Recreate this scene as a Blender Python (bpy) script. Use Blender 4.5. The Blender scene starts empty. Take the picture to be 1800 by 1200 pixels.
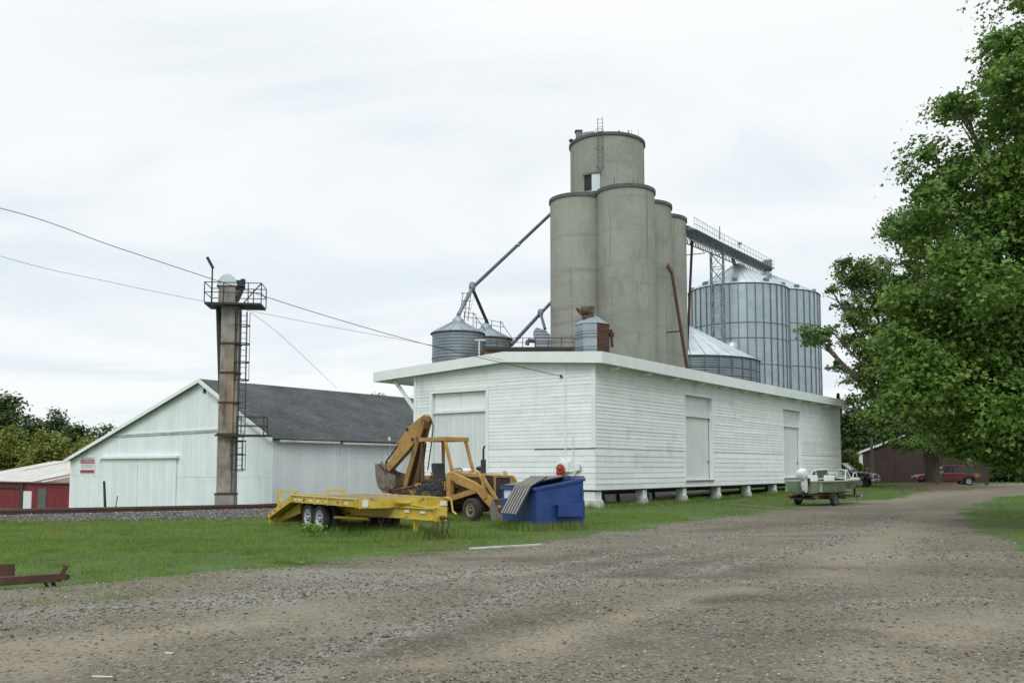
import bpy, math, random
import numpy as np
from mathutils import Vector, Matrix, Euler
random.seed(7); RNG = np.random.default_rng(11)
SC = bpy.context.scene
COL = SC.collection
R = math.radians

# ------------------------------------------------------------------ camera
F_PX, CX, CY, EYE, PITCH = 1573.0, 900.0, 710.0, 1.7, R(4.1)
cam_d = bpy.data.cameras.new('camera'); cam = bpy.data.objects.new('camera', cam_d); COL.objects.link(cam)
cam.location = (0, 0, EYE); cam.rotation_euler = (R(90) + PITCH, 0, 0)
cam_d.sensor_width = 36; cam_d.lens = F_PX / 1800 * 36; cam_d.shift_y = (CY - 600) / 1800
cam_d.clip_start = 0.1; cam_d.clip_end = 6000
SC.camera = cam

# ------------------------------------------------------------------ overcast sky
SUN_EL, SUN_AZ = R(44), R(188)       # azimuth: direction the light comes from, clockwise from +Y
wd = bpy.data.worlds.new('World'); SC.world = wd; wd.use_nodes = True
nt = wd.node_tree; nt.nodes.clear()
def wn(t, **k):
    n = nt.nodes.new(t)
    for a, b in k.items(): setattr(n, a, b)
    return n
sky = wn('ShaderNodeTexSky', sky_type='NISHITA', sun_disc=False)
sky.sun_elevation = SUN_EL; sky.sun_rotation = SUN_AZ
tc = wn('ShaderNodeTexCoord'); sep = wn('ShaderNodeSeparateXYZ'); nt.links.new(tc.outputs['Generated'], sep.inputs[0])
zz = wn('ShaderNodeMath', operation='ADD'); nt.links.new(sep.outputs['Z'], zz.inputs[0]); zz.inputs[1].default_value = 0.22
zm = wn('ShaderNodeMath', operation='MAXIMUM'); nt.links.new(zz.outputs[0], zm.inputs[0]); zm.inputs[1].default_value = 0.08
vd = wn('ShaderNodeVectorMath', operation='DIVIDE'); cmb = wn('ShaderNodeCombineXYZ')
for i in 'XYZ': nt.links.new(zm.outputs[0], cmb.inputs[i])
nt.links.new(tc.outputs['Generated'], vd.inputs[0]); nt.links.new(cmb.outputs[0], vd.inputs[1])
no = wn('ShaderNodeTexNoise'); no.inputs['Scale'].default_value = 1.15; no.inputs['Detail'].default_value = 7; no.inputs['Roughness'].default_value = 0.52
no.inputs['Distortion'].default_value = 0.6
mp = wn('ShaderNodeMapping'); mp.inputs['Location'].default_value = (3.7, 1.3, 0.4); mp.inputs['Scale'].default_value = (0.8, 1.5, 1)
nt.links.new(vd.outputs[0], mp.inputs[0]); nt.links.new(mp.outputs[0], no.inputs['Vector'])
cr = wn('ShaderNodeValToRGB'); cr.color_ramp.interpolation = 'EASE'
cr.color_ramp.elements[0].position = 0.34; cr.color_ramp.elements[0].color = (7.9, 8.7, 9.25, 1)
cr.color_ramp.elements[1].position = 0.60; cr.color_ramp.elements[1].color = (9.7, 9.95, 10.0, 1)
nt.links.new(no.outputs['Fac'], cr.inputs[0])
# an overcast dome is brighter overhead than at the horizon
mr = wn('ShaderNodeMapRange'); mr.inputs['From Min'].default_value = 0.42; mr.inputs['From Max'].default_value = 1
mr.inputs['To Min'].default_value = 1.02; mr.inputs['To Max'].default_value = 1.6
nt.links.new(sep.outputs['Z'], mr.inputs['Value'])
ml = wn('ShaderNodeVectorMath', operation='SCALE'); nt.links.new(cr.outputs[0], ml.inputs[0]); nt.links.new(mr.outputs[0], ml.inputs['Scale'])
mx = wn('ShaderNodeMix', data_type='RGBA'); mx.inputs[0].default_value = 0.94
nt.links.new(sky.outputs[0], mx.inputs[6]); nt.links.new(ml.outputs[0], mx.inputs[7])
bg = wn('ShaderNodeBackground'); bg.inputs['Strength'].default_value = 0.1
nt.links.new(mx.outputs[2], bg.inputs[0])
wo = wn('ShaderNodeOutputWorld'); nt.links.new(bg.outputs[0], wo.inputs[0])

sd = bpy.data.lights.new('sun', 'SUN'); sd.energy = 1.25; sd.angle = R(25); sd.color = (1, 0.99, 0.94)
so = bpy.data.objects.new('sun', sd); COL.objects.link(so)
sv = Vector((math.sin(SUN_AZ) * math.cos(SUN_EL), math.cos(SUN_AZ) * math.cos(SUN_EL), math.sin(SUN_EL)))
so.rotation_euler = (-sv).to_track_quat('-Z', 'Y').to_euler(); so.location = sv * 60

vs = SC.view_settings
SC.display_settings.display_device = 'sRGB'
vs.view_transform = 'Standard'; vs.look = 'None'; vs.exposure = 0.0; vs.gamma = 1.0; vs.use_curve_mapping = False

# ------------------------------------------------------------------ pixel -> world helpers
ST, CT = math.sin(PITCH), math.cos(PITCH)
def ray(px, py):
    u = (px - CX) / F_PX; v = (CY - py) / F_PX
    return Vector((u, CT - v * ST, ST + v * CT))
def at(px, py, Y):
    d = ray(px, py); return Vector((0, 0, EYE)) + d * (Y / d.y)
def atz(px, py, z):
    d = ray(px, py); return Vector((0, 0, EYE)) + d * ((z - EYE) / d.z)
def hit(px, py, P, n):
    d = ray(px, py); o = Vector((0, 0, EYE))
    return o + d * ((Vector(P) - o).dot(n) / d.dot(n))

# ------------------------------------------------------------------ materials
def pmat(name, c1, c2=None, scale=2.0, rough=0.7, metal=0.0, stretch=(1, 1, 1), bump=0.0, bscale=30.0, bstretch=None,
         spots=None, streaks=None, per=0.0, detail=6, ramp=(0.35, 0.65), spec=0.5, attr=None, transl=0.0, waves=None):
    """c1/c2 mottled by noise; spots / streaks = (colour, scale, lo, hi, stretch) stains; per = per-object value jitter;
    attr = face attribute mixing towards a third colour; waves = (axis, period, depth) relief."""
    m = bpy.data.materials.new(name); m.use_nodes = True
    t = m.node_tree; N = t.nodes; L = t.links; N.clear()
    out = N.new('ShaderNodeOutputMaterial'); b = N.new('ShaderNodeBsdfPrincipled')
    L.new(b.outputs[0], out.inputs[0])
    b.inputs['Roughness'].default_value = rough; b.inputs['Metallic'].default_value = metal
    b.inputs['Specular IOR Level'].default_value = spec
    g = N.new('ShaderNodeNewGeometry')
    def mapped(st):
        mp_ = N.new('ShaderNodeMapping'); mp_.inputs['Scale'].default_value = st; L.new(g.outputs['Position'], mp_.inputs[0]); return mp_.outputs[0]
    def noise(sc_, st, det=detail):
        n_ = N.new('ShaderNodeTexNoise'); n_.inputs['Scale'].default_value = sc_; n_.inputs['Detail'].default_value = det
        n_.inputs['Roughness'].default_value = 0.6; L.new(mapped(st), n_.inputs['Vector']); return n_.outputs['Fac']
    def mrange(sock, lo, hi):
        r_ = N.new('ShaderNodeMapRange'); r_.inputs['From Min'].default_value = lo; r_.inputs['From Max'].default_value = hi; L.new(sock, r_.inputs['Value']); return r_.outputs[0]
    def mixc(f, a, bb):
        x = N.new('ShaderNodeMix'); x.data_type = 'RGBA'
        if isinstance(f, float): x.inputs[0].default_value = f
        else: L.new(f, x.inputs[0])
        for k, s in ((6, a), (7, bb)):
            if isinstance(s, tuple): x.inputs[k].default_value = (*s[:3], 1)
            else: L.new(s, x.inputs[k])
        return x.outputs[2]
    c2 = c2 or tuple(min(1, x * 1.18) for x in c1)
    col = mixc(mrange(noise(scale, stretch), *ramp), c1, c2)
    for s in ((spots or []) + (streaks or [])):
        c, sc_, lo, hi, st = s
        col = mixc(mrange(noise(sc_, st, 8), lo, hi), col, c)
    if attr:
        an = N.new('ShaderNodeAttribute'); an.attribute_name = attr[0]
        col = mixc(mrange(an.outputs['Fac'], attr[2], attr[3]), col, attr[1])
    if per:
        oi = N.new('ShaderNodeObjectInfo'); r_ = N.new('ShaderNodeMapRange')
        r_.inputs['To Min'].default_value = 1 - per; r_.inputs['To Max'].default_value = 1 + per * 0.6
        L.new(oi.outputs['Random'], r_.inputs['Value'])
        sc2 = N.new('ShaderNodeVectorMath'); sc2.operation = 'SCALE'; L.new(col, sc2.inputs[0]); L.new(r_.outputs[0], sc2.inputs['Scale']); col = sc2.outputs[0]
    L.new(col, b.inputs['Base Color'])
    hsock = None
    if bump:
        hsock = noise(bscale, bstretch or (1, 1, 1), 5)
    if waves:
        ax, per_, dep = waves
        s_ = N.new('ShaderNodeSeparateXYZ'); L.new(g.outputs['Position'], s_.inputs[0])
        m1 = N.new('ShaderNodeMath'); m1.operation = 'MULTIPLY'; m1.inputs[1].default_value = 2 * math.pi / per_; L.new(s_.outputs[ax], m1.inputs[0])
        m2 = N.new('ShaderNodeMath'); m2.operation = 'SINE'; L.new(m1.outputs[0], m2.inputs[0])
        bw = N.new('ShaderNodeBump'); bw.inputs['Strength'].default_value = 1; bw.inputs['Distance'].default_value = dep
        L.new(m2.outputs[0], bw.inputs['Height']); L.new(bw.outputs[0], b.inputs['Normal'])
    if hsock is not None:
        bp = N.new('ShaderNodeBump'); bp.inputs['Strength'].default_value = 1.0; bp.inputs['Distance'].default_value = bump
        L.new(hsock, bp.inputs['Height'])
        if waves: L.new(bw.outputs[0], bp.inputs['Normal'])
        L.new(bp.outputs[0], b.inputs['Normal'])
    if transl:
        tr = N.new('ShaderNodeBsdfTranslucent'); L.new(col, tr.inputs[0])
        ms = N.new('ShaderNodeMixShader'); ms.inputs[0].default_value = transl
        L.new(b.outputs[0], ms.inputs[1]); L.new(tr.outputs[0], ms.inputs[2]); L.new(ms.outputs[0], out.inputs[0])
    return m

M = {}
wst = (1, 1, 1)
M['white_paint'] = pmat('white_paint', (.735, .79, .785), (.82, .865, .86), 1.3, .62, bump=.003, bscale=18, per=.07,
    spots=[((.42, .42, .39), 5.5, .68, .80, (1, 1, 3.5)), ((.60, .65, .64), .55, .58, .74, (1, 1, 1))],
    streaks=[((.62, .665, .65), 2.2, .58, .82, (2, 2, .12))])
M['white_trim'] = pmat('white_trim', (.73, .785, .78), (.81, .85, .845), 1.1, .55, bump=.003, bscale=14, per=.05,
    spots=[((.45, .45, .42), 4.0, .68, .8, (1, 1, 1))])
M['white_door'] = pmat('white_door', (.62, .67, .67), (.69, .735, .735), .9, .6, bump=.002, bscale=20, per=.05,
    streaks=[((.5, .53, .52), 2.0, .6, .82, (2.5, 2.5, .15))])
M['barn_white'] = pmat('barn_white', (.715, .79, .81), (.79, .855, .87), .9, .6, bump=.003, bscale=14, per=.06,
    streaks=[((.62, .70, .72), 1.6, .56, .84, (2.5, 2.5, .10)), ((.46, .45, .42), 2.6, .72, .86, (1.5, 1.5, .25))])
M['dark_gap'] = pmat('dark_gap', (.02, .02, .02), (.04, .035, .03), 3, .9)
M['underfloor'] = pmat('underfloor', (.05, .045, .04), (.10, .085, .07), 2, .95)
M['pier'] = pmat('pier_concrete', (.42, .43, .41), (.60, .62, .60), 1.7, .85, bump=.01, bscale=12, per=.12,
    spots=[((.26, .25, .22), 1.4, .52, .72, (1, 1, 1))])
M['roof_metal'] = pmat('roof_metal', (.42, .44, .44), (.55, .57, .57), .7, .55, metal=.2, per=.06,
    spots=[((.22, .13, .08), 1.1, .6, .75, (1, 1, 1))])
M['concrete'] = pmat('silo_concrete', (.232, .246, .208), (.312, .325, .278), .35, .9, bump=.012, bscale=5, ramp=(.3, .7),
    spots=[((.185, .195, .165), 1.2, .54, .78, (1, 1, .5)), ((.36, .37, .32), .16, .5, .75, (1, 1, .7)), ((.21, .22, .188), 1.1, .54, .72, (.05, .05, 1.0)), ((.18, .185, .16), 7, .56, .76, (1, 1, 1))],
    streaks=[((.145, .15, .13), 2.4, .60, .76, (1, 1, .03)), ((.36, .365, .32), 1.6, .62, .78, (1, 1, .05))])
M['slab'] = pmat('roof_slab', (.075, .08, .078), (.12, .125, .12), 1.2, .85)
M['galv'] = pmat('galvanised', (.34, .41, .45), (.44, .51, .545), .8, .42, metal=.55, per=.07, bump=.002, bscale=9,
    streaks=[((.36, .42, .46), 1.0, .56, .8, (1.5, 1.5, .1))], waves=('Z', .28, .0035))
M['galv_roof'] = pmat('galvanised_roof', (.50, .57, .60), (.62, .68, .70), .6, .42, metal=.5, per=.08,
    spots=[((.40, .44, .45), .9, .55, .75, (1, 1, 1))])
M['galv_dark'] = pmat('galvanised_dark', (.13, .17, .19), (.20, .25, .27), 1.0, .5, metal=.5, per=.05)  # darker galvanised steel for stiffeners, rings, vents and trusses
M['bin_grey'] = pmat('bin_grey', (.17, .21, .235), (.235, .28, .30), .8, .5, metal=.35, per=.06, waves=('Z', .25, .01),
    streaks=[((.13, .14, .14), 1.2, .6, .8, (2, 2, .15))])
M['bin_roof_grey'] = pmat('bin_roof_grey', (.26, .32, .34), (.34, .40, .42), .8, .5, metal=.35, per=.07)
M['steel'] = pmat('steel', (.09, .10, .105), (.16, .175, .18), 2, .5, metal=.5)
M['spout'] = pmat('spout', (.06, .08, .09), (.12, .15, .16), 2, .5, metal=.4)
M['dark_steel'] = pmat('dark_steel', (.025, .025, .028), (.05, .048, .045), 4, .65, metal=.2)
M['rust'] = pmat('rust', (.055, .025, .018), (.105, .045, .028), 4, .85, bump=.004, bscale=40, per=.1,
    spots=[((.05, .03, .025), 6, .5, .7, (1, 1, 1))])
M['rust_pale'] = pmat('rust_pale', (.20, .10, .06), (.34, .20, .13), 2, .85, spots=[((.10, .05, .035), 3, .55, .75, (1, 1, 1))])
M['leg_steel'] = pmat('leg_steel', (.19, .185, .165), (.34, .325, .285), 1.6, .7, metal=.25, bump=.003, bscale=14, per=.08,
    spots=[((.13, .075, .045), 1.5, .52, .72, (1.3, 1.3, .5))],
    streaks=[((.34, .19, .07), 2.4, .55, .70, (1.2, 1.2, .08)), ((.10, .055, .035), 2.0, .60, .76, (2.2, 2.2, .12))])
M['shingle'] = None
M['red_board'] = pmat('red_board', (.15, .013, .02), (.215, .022, .028), 1.5, .75, bump=.004, bscale=15, per=.12,
    spots=[((.13, .02, .02), 2, .5, .75, (1, 1, .4))])
M['tin'] = pmat('tin', (.60, .60, .57), (.72, .71, .67), .8, .5, metal=.25, per=.06,
    spots=[((.42, .26, .16), .9, .56, .74, (1, 1, 1))])
M['tin_rusty'] = pmat('tin_rusty', (.17, .085, .06), (.34, .25, .20), .9, .7, per=.2, spots=[((.14, .06, .04), 1.4, .5, .68, (1, 1, 1))])
M['wood'] = pmat('weathered_wood', (.16, .125, .09), (.27, .23, .18), 2, .85, stretch=(1, 1, .2), per=.12)
M['tie'] = pmat('railway_tie', (.045, .036, .03), (.085, .068, .055), 4, .9, per=.15)
M['rail'] = pmat('rail_steel', (.075, .038, .03), (.12, .062, .045), 6, .75, metal=.1)
M['rail_head'] = pmat('rail_head', (.34, .32, .31), (.45, .43, .42), 6, .35, metal=.7)
M['yellow_trailer'] = pmat('yellow_trailer', (.50, .36, .035), (.60, .45, .055), 1.8, .55, bump=.002, bscale=25, per=.05,
    spots=[((.22, .11, .04), 3.0, .58, .68, (1, 1, 1)), ((.44, .36, .11), 1.1, .5, .7, (1, 1, 1)), ((.16, .10, .04), 7, .60, .75, (1, 1, 1))],
    streaks=[((.35, .22, .05), 5, .62, .78, (1, 1, .2))])
M['yellow_machine'] = pmat('yellow_machine', (.36, .20, .042), (.46, .28, .075), 2.5, .6, bump=.002, bscale=30, per=.08,
    spots=[((.10, .05, .025), 3.2, .56, .70, (1, 1, 1)), ((.08, .045, .025), 11, .58, .72, (1, 1, 1)), ((.33, .20, .07), 1.6, .5, .72, (1, 1, 1))])
M['machine_dirty'] = pmat('machine_dirty', (.05, .035, .025), (.13, .075, .035), 3, .8, spots=[((.36, .2, .05), 3, .60, .72, (1, 1, 1))])
M['rubber'] = pmat('rubber', (.022, .022, .024), (.05, .05, .05), 5, .9, spots=[((.10, .095, .08), 4, .58, .8, (1, 1, 1))])
M['rim_grey'] = pmat('rim_grey', (.36, .39, .42), (.50, .53, .55), 4, .6, spots=[((.22, .13, .08), 5, .6, .75, (1, 1, 1))])
M['rim_dirty'] = pmat('rim_dirty', (.20, .15, .085), (.33, .26, .16), 5, .8, spots=[((.10, .055, .03), 6, .52, .7, (1, 1, 1))])
M['black_vinyl'] = pmat('black_vinyl', (.02, .022, .027), (.04, .042, .048), 5, .5)
M['bucket_steel'] = pmat('bucket_steel', (.15, .12, .10), (.23, .195, .165), 3, .7, metal=.2, spots=[((.09, .05, .035), 4, .52, .7, (1, 1, 1))])
M['chrome'] = pmat('chrome', (.6, .62, .64), (.7, .72, .74), 4, .22, metal=.95)
M['blue_steel'] = pmat('blue_steel', (.010, .042, .175), (.018, .062, .235), 1.6, .5, bump=.004, bscale=9, per=.04,
    spots=[((.055, .07, .12), 3.5, .62, .76, (1, 1, 1)), ((.035, .08, .23), 1.5, .6, .8, (1, 1, 1))])
M['lid'] = pmat('lid_plastic', (.018, .018, .018), (.035, .034, .032), 4, .6, spots=[((.20, .195, .18), 2.2, .6, .8, (1, 1, 1))])
M['lid_ridge'] = pmat('lid_ridge', (.24, .235, .22), (.32, .31, .29), 4, .6)
M['sticker'] = pmat('sticker', (.60, .68, .80), (.68, .75, .84), 3, .5)
M['boat_hull'] = pmat('boat_hull', (.13, .18, .11), (.20, .26, .165), 1.5, .55, spots=[((.10, .13, .07), 2.4, .52, .7, (1, 1, 1)), ((.36, .39, .28), 3, .62, .78, (1, 1, 1))])
M['boat_deck'] = pmat('boat_deck', (.40, .43, .33), (.52, .55, .45), 2, .6, spots=[((.2, .22, .14), 3, .58, .74, (1, 1, 1))])
M['white_gel'] = pmat('white_gel', (.76, .77, .77), (.84, .85, .85), 3, .35)
M['truck_paint'] = pmat('truck_paint', (.012, .015, .022), (.022, .026, .034), 3, .28)
M['white_car'] = pmat('white_car', (.62, .66, .67), (.70, .73, .74), 3, .35)
M['red_car'] = pmat('red_car', (.12, .011, .014), (.16, .017, .02), 3, .3)
M['brown_siding'] = pmat('brown_siding', (.040, .024, .023), (.058, .034, .032), 1.5, .7, per=.12)
M['mulch'] = pmat('mulch', (.13, .095, .06), (.20, .15, .10), 6, .95, bump=.03, bscale=14, spots=[((.07, .055, .035), 5, .5, .7, (1, 1, 1))])
M['bark'] = pmat('bark', (.085, .072, .058), (.15, .13, .105), 3, .95, stretch=(1, 1, .3), bump=.03, bscale=9, bstretch=(1, 1, .25))
M['red_paint'] = pmat('red_paint', (.36, .022, .022), (.45, .035, .03), 6, .5)
M['sign_white'] = pmat('sign_white', (.66, .70, .70), (.74, .77, .77), 4, .5)
M['sign_red'] = pmat('sign_red', (.30, .02, .045), (.37, .03, .06), 4, .5)
M['sign_ink'] = pmat('sign_ink', (.14, .19, .18), (.2, .25, .24), 4, .6)
M['cable'] = pmat('cable', (.02, .02, .022), (.035, .035, .035), 2, .7)
M['lamp_red'] = pmat('lamp_red', (.42, .02, .015), (.5, .03, .02), 9, .3)
M['lamp_amber'] = pmat('lamp_amber', (.75, .22, .03), (.8, .26, .04), 9, .3)
M['tape'] = pmat('tape', (.66, .67, .66), (.74, .75, .74), 9, .4)
def glass_mat():
    m = bpy.data.materials.new('glass'); m.use_nodes = True; b = m.node_tree.nodes['Principled BSDF']
    b.inputs['Base Color'].default_value = (.30, .36, .36, 1); b.inputs['Roughness'].default_value = .06
    b.inputs['Transmission Weight'].default_value = .72; b.inputs['IOR'].default_value = 1.1
    return m
M['glass'] = glass_mat()
M['dark_glass'] = pmat('dark_glass', (.012, .015, .017), (.02, .024, .026), 2, .07)

# ------------------------------------------------------------------ mesh builder
class MB:
    def __init__(s): s.v = []; s.f = []; s.sm = []
    def add(s, vs_, fs, smooth=False):
        o = len(s.v); s.v += [tuple(p) for p in vs_]; s.f += [tuple(i + o for i in f) for f in fs]; s.sm += [smooth] * len(fs); return s
    def box(s, c, size, rot=None):
        x, y, z = (a / 2 for a in size)
        P = [Vector((i * x, j * y, k * z)) for k in (-1, 1) for j in (-1, 1) for i in (-1, 1)]
        if rot is not None:
            Q = rot if isinstance(rot, Matrix) else Euler(rot).to_matrix()
            P = [Q @ p for p in P]
        c = Vector(c)
        return s.add([p + c for p in P], [(0, 2, 3, 1), (4, 5, 7, 6), (0, 1, 5, 4), (2, 6, 7, 3), (0, 4, 6, 2), (1, 3, 7, 5)])
    def bb(s, x0, x1, y0, y1, z0, z1): return s.box(((x0 + x1) / 2, (y0 + y1) / 2, (z0 + z1) / 2), (x1 - x0, y1 - y0, z1 - z0))
    def frame(s, p, q, up=(0, 0, 1)):
        d = (Vector(q) - Vector(p)); L = d.length; d.normalize(); u = Vector(up)
        if abs(d.dot(u)) > .98: u = Vector((1, 0, 0)) if abs(d.x) < .9 else Vector((0, 1, 0))
        a = u.cross(d).normalized(); b = d.cross(a); return d, a, b, L
    def bar(s, p, q, w, h=None, up=(0, 0, 1), w2=None, h2=None):
        h = h or w; w2 = w2 or w; h2 = h2 or h
        d, a, b, L = s.frame(p, q, up); p = Vector(p); q = Vector(q)
        P = [p + a * i * w / 2 + b * j * h / 2 for j in (-1, 1) for i in (-1, 1)] + [q + a * i * w2 / 2 + b * j * h2 / 2 for j in (-1, 1) for i in (-1, 1)]
        return s.add(P, [(0, 2, 3, 1), (4, 5, 7, 6), (0, 1, 5, 4), (2, 6, 7, 3), (0, 4, 6, 2), (1, 3, 7, 5)])
    def tube(s, p, q, r, r2=None, n=8, cap=True):
        r2 = r if r2 is None else r2
        d, a, b, L = s.frame(p, q); p = Vector(p); q = Vector(q); P = []
        for c, rr in ((p, r), (q, r2)):
            for i in range(n):
                t = 2 * math.pi * i / n; P.append(c + a * math.cos(t) * rr + b * math.sin(t) * rr)
        s.add(P, [(i, (i + 1) % n, n + (i + 1) % n, n + i) for i in range(n)], True)
        if cap: s.add(P, [tuple(range(n - 1, -1, -1)), tuple(range(n, 2 * n))])
        return s
    def path(s, pts, r, n=6, r2=None):
        K = len(pts) - 1
        for i in range(K):
            ra = r if r2 is None else r + (r2 - r) * i / K; rb = r if r2 is None else r + (r2 - r) * (i + 1) / K
            s.tube(pts[i], pts[i + 1], ra, rb, n)
        return s
    def lathe(s, prof, n=32, c=(0, 0, 0), axis='z', smooth=True, arc=(0, 2 * math.pi)):
        full = abs(arc[1] - arc[0] - 2 * math.pi) < 1e-6; c = Vector(c); P = []
        m = n if full else n + 1
        for r_, h_ in prof:
            for i in range(m):
                t = arc[0] + (arc[1] - arc[0]) * i / n
                x, y = r_ * math.cos(t), r_ * math.sin(t)
                P.append(c + (Vector((x, y, h_)) if axis == 'z' else Vector((x, h_, y)) if axis == 'y' else Vector((h_, x, y))))
        fs = []
        for k in range(len(prof) - 1):
            for i in range(n):
                j = (i + 1) % m; fs.append((k * m + i, k * m + j, (k + 1) * m + j, (k + 1) * m + i))
        return s.add(P, fs, smooth)
    def prism(s, poly, h0, h1, plane='xz'):
        def pt(a, b, h): return (a, h, b) if plane == 'xz' else (h, a, b) if plane == 'yz' else (a, b, h)
        n = len(poly); P = [pt(a, b, h0) for a, b in poly] + [pt(a, b, h1) for a, b in poly]
        return s.add(P, [tuple(range(n)), tuple(range(2 * n - 1, n - 1, -1))] + [(i, n + i, n + (i + 1) % n, (i + 1) % n) for i in range(n)])
    def ring(s, c, r_, t_, n=20, axis='z', m=5):
        P = []; c = Vector(c)
        for i in range(n):
            a = 2 * math.pi * i / n
            for j in range(m):
                b = 2 * math.pi * j / m; rr = r_ + t_ * math.cos(b); x, y, z = rr * math.cos(a), rr * math.sin(a), t_ * math.sin(b)
                P.append(c + (Vector((x, y, z)) if axis == 'z' else Vector((x, z, y)) if axis == 'y' else Vector((z, x, y))))
        return s.add(P, [(i * m + j, ((i + 1) % n) * m + j, ((i + 1) % n) * m + (j + 1) % m, i * m + (j + 1) % m) for i in range(n) for j in range(m)], True)
    def mesh(s, name, mat):
        me = bpy.data.meshes.new(name); me.from_pydata(s.v, [], s.f)
        me.polygons.foreach_set('use_smooth', s.sm); me.materials.append(mat)
        import bmesh
        b = bmesh.new(); b.from_mesh(me); bmesh.ops.recalc_face_normals(b, faces=b.faces); b.to_mesh(me); b.free()
        return me
    def build(s, name, mat, parent=None, bevel=0.0):
        return put(name, s.mesh(name, M[mat] if isinstance(mat, str) else mat), parent, bevel=bevel)
def put(name, me, parent=None, loc=(0, 0, 0), rot=(0, 0, 0), scale=(1, 1, 1), bevel=0.0):
    o = bpy.data.objects.new(name, me); COL.objects.link(o); o.parent = parent
    o.location = loc; o.rotation_euler = rot; o.scale = scale
    if bevel:
        bm_ = o.modifiers.new('bevel', 'BEVEL'); bm_.width = bevel; bm_.segments = 2; bm_.limit_method = 'ANGLE'; bm_.angle_limit = R(40)
    return o
def tag(o, label=None, cat=None, group=None, kind=None):
    for k, v_ in (('label', label), ('category', cat), ('group', group), ('kind', kind)):
        if v_: o[k] = v_
    return o
def thing(name, label, cat, loc=(0, 0, 0), rz=0.0, group=None, scale=1.0):
    o = bpy.data.objects.new(name, None); COL.objects.link(o); o.location = loc; o.rotation_euler = (0, 0, rz)
    o.scale = (scale,) * 3; o.empty_display_size = .3
    return tag(o, label, cat, group)
def npmesh(name, V, Fq, mat, rnd=None, smooth=False):
    """fast mesh: V (n,3), Fq (m,k) all faces with k corners"""
    me = bpy.data.meshes.new(name); V = np.asarray(V, np.float32); Fq = np.asarray(Fq, np.int32); m_, k_ = Fq.shape
    me.vertices.add(len(V)); me.vertices.foreach_set('co', V.ravel())
    me.loops.add(m_ * k_); me.loops.foreach_set('vertex_index', Fq.ravel())
    me.polygons.add(m_); me.polygons.foreach_set('loop_start', np.arange(m_, dtype=np.int32) * k_)
    me.update(calc_edges=True)
    if smooth: me.polygons.foreach_set('use_smooth', np.ones(m_, bool))
    if rnd is not None:
        a = me.attributes.new('rnd', 'FLOAT', 'FACE'); a.data.foreach_set('value', np.asarray(rnd, np.float32))
    me.materials.append(mat if not isinstance(mat, str) else M[mat])
    return me
# ------------------------------------------------------------------ site frame: k runs along the warehouse's long side, s across towards the railway
ANG = R(36.8)
DK = Vector((math.sin(ANG), math.cos(ANG), 0)); ES = Vector((-math.cos(ANG), math.sin(ANG), 0)); RZ = R(90) - ANG
W0 = atz(1047, 893, 0.0)
def loc_ks(p): q = Vector(p) - W0; return q.dot(DK), q.dot(ES), p[2]
def wks(k, s, z=0.0): return Vector((W0.x, W0.y, 0)) + DK * k + ES * s + Vector((0, 0, z))
SL = loc_ks(hit(729, 760, W0, DK))[1]            # left wall of the warehouse
TR = SL + 4.75                                    # railway centre line
def ss(a, b, x): t = np.clip((np.asarray(x, float) - a) / (b - a), 0, 1); return t * t * (3 - 2 * t)
def railz(k): return np.interp(k, [-60, -30, -17.5, -5.4, 60], [.30, .26, .16, -.03, -.06])   # top of rail
def vnoise(x, y, f, seed=0.0):
    x = np.asarray(x, float) * f + seed; y = np.asarray(y, float) * f + seed * 1.7
    return (np.sin(x * 1.7 + 1.3 * np.sin(y * .9 + seed)) + np.sin(y * 2.1 + 1.1 * np.sin(x * 1.3)) + np.sin((x + y) * 1.1 + 2) + .6 * np.sin(x * 4.3 - y * 3.1) + .6 * np.sin(y * 5.1 + x * 2.7)) / 4.2
def H(x, y):
    x = np.asarray(x, float); y = np.asarray(y, float)
    k = (x - W0.x) * DK.x + (y - W0.y) * DK.y; s = (x - W0.x) * ES.x + (y - W0.y) * ES.y
    toe = np.interp(k, [-40, -18, -7, 2], [-.05, -.21, -.55, -.6])
    h = toe * ss(SL - 10, SL + 2, s)
    h = h + (-1.5 - h) * ss(TR + 3.0, TR + 10, s)
    h = h + .34 * ss(45, 68, y) * ss(7, 19, x)
    far = ss(120, 400, np.hypot(x, y))
    return h + .03 * vnoise(x, y, .35) * (1 - ss(60, 120, y)) + far * -0.6
def Hf(x, y): return float(H(x, y))
def gp(px, py):
    z = 0.0
    for _ in range(6):
        p = atz(px, py, z); z = Hf(p.x, p.y)
    return p
edge_l = [gp(*p) for p in [(-420, 1080), (-150, 1050), (0, 1037), (130, 1030), (260, 1017), (400, 1001), (520, 996), (600, 986), (700, 972), (830, 966), (1000, 947), (1130, 928), (1280, 910), (1400, 894), (1490, 880)]]
edge_l += [atz(px, py, .30) for px, py in [(1560, 869), (1650, 858), (1740, 852), (1800, 849.5), (1950, 847)]]
edge_r = [atz(px, py, .30) for px, py in [(1950, 857), (1850, 860), (1800, 864)]] + [gp(*p) for p in [(1750, 874), (1708, 888), (1690, 902), (1696, 916), (1735, 944), (1800, 967), (1950, 1000), (2400, 1060)]]
GP = [(p.x, p.y) for p in edge_l] + [(p.x, p.y) for p in edge_r] + [(22, 2), (22, -14), (-30, -14), (-30, edge_l[0].y)]
GP = np.array(GP)
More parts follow.
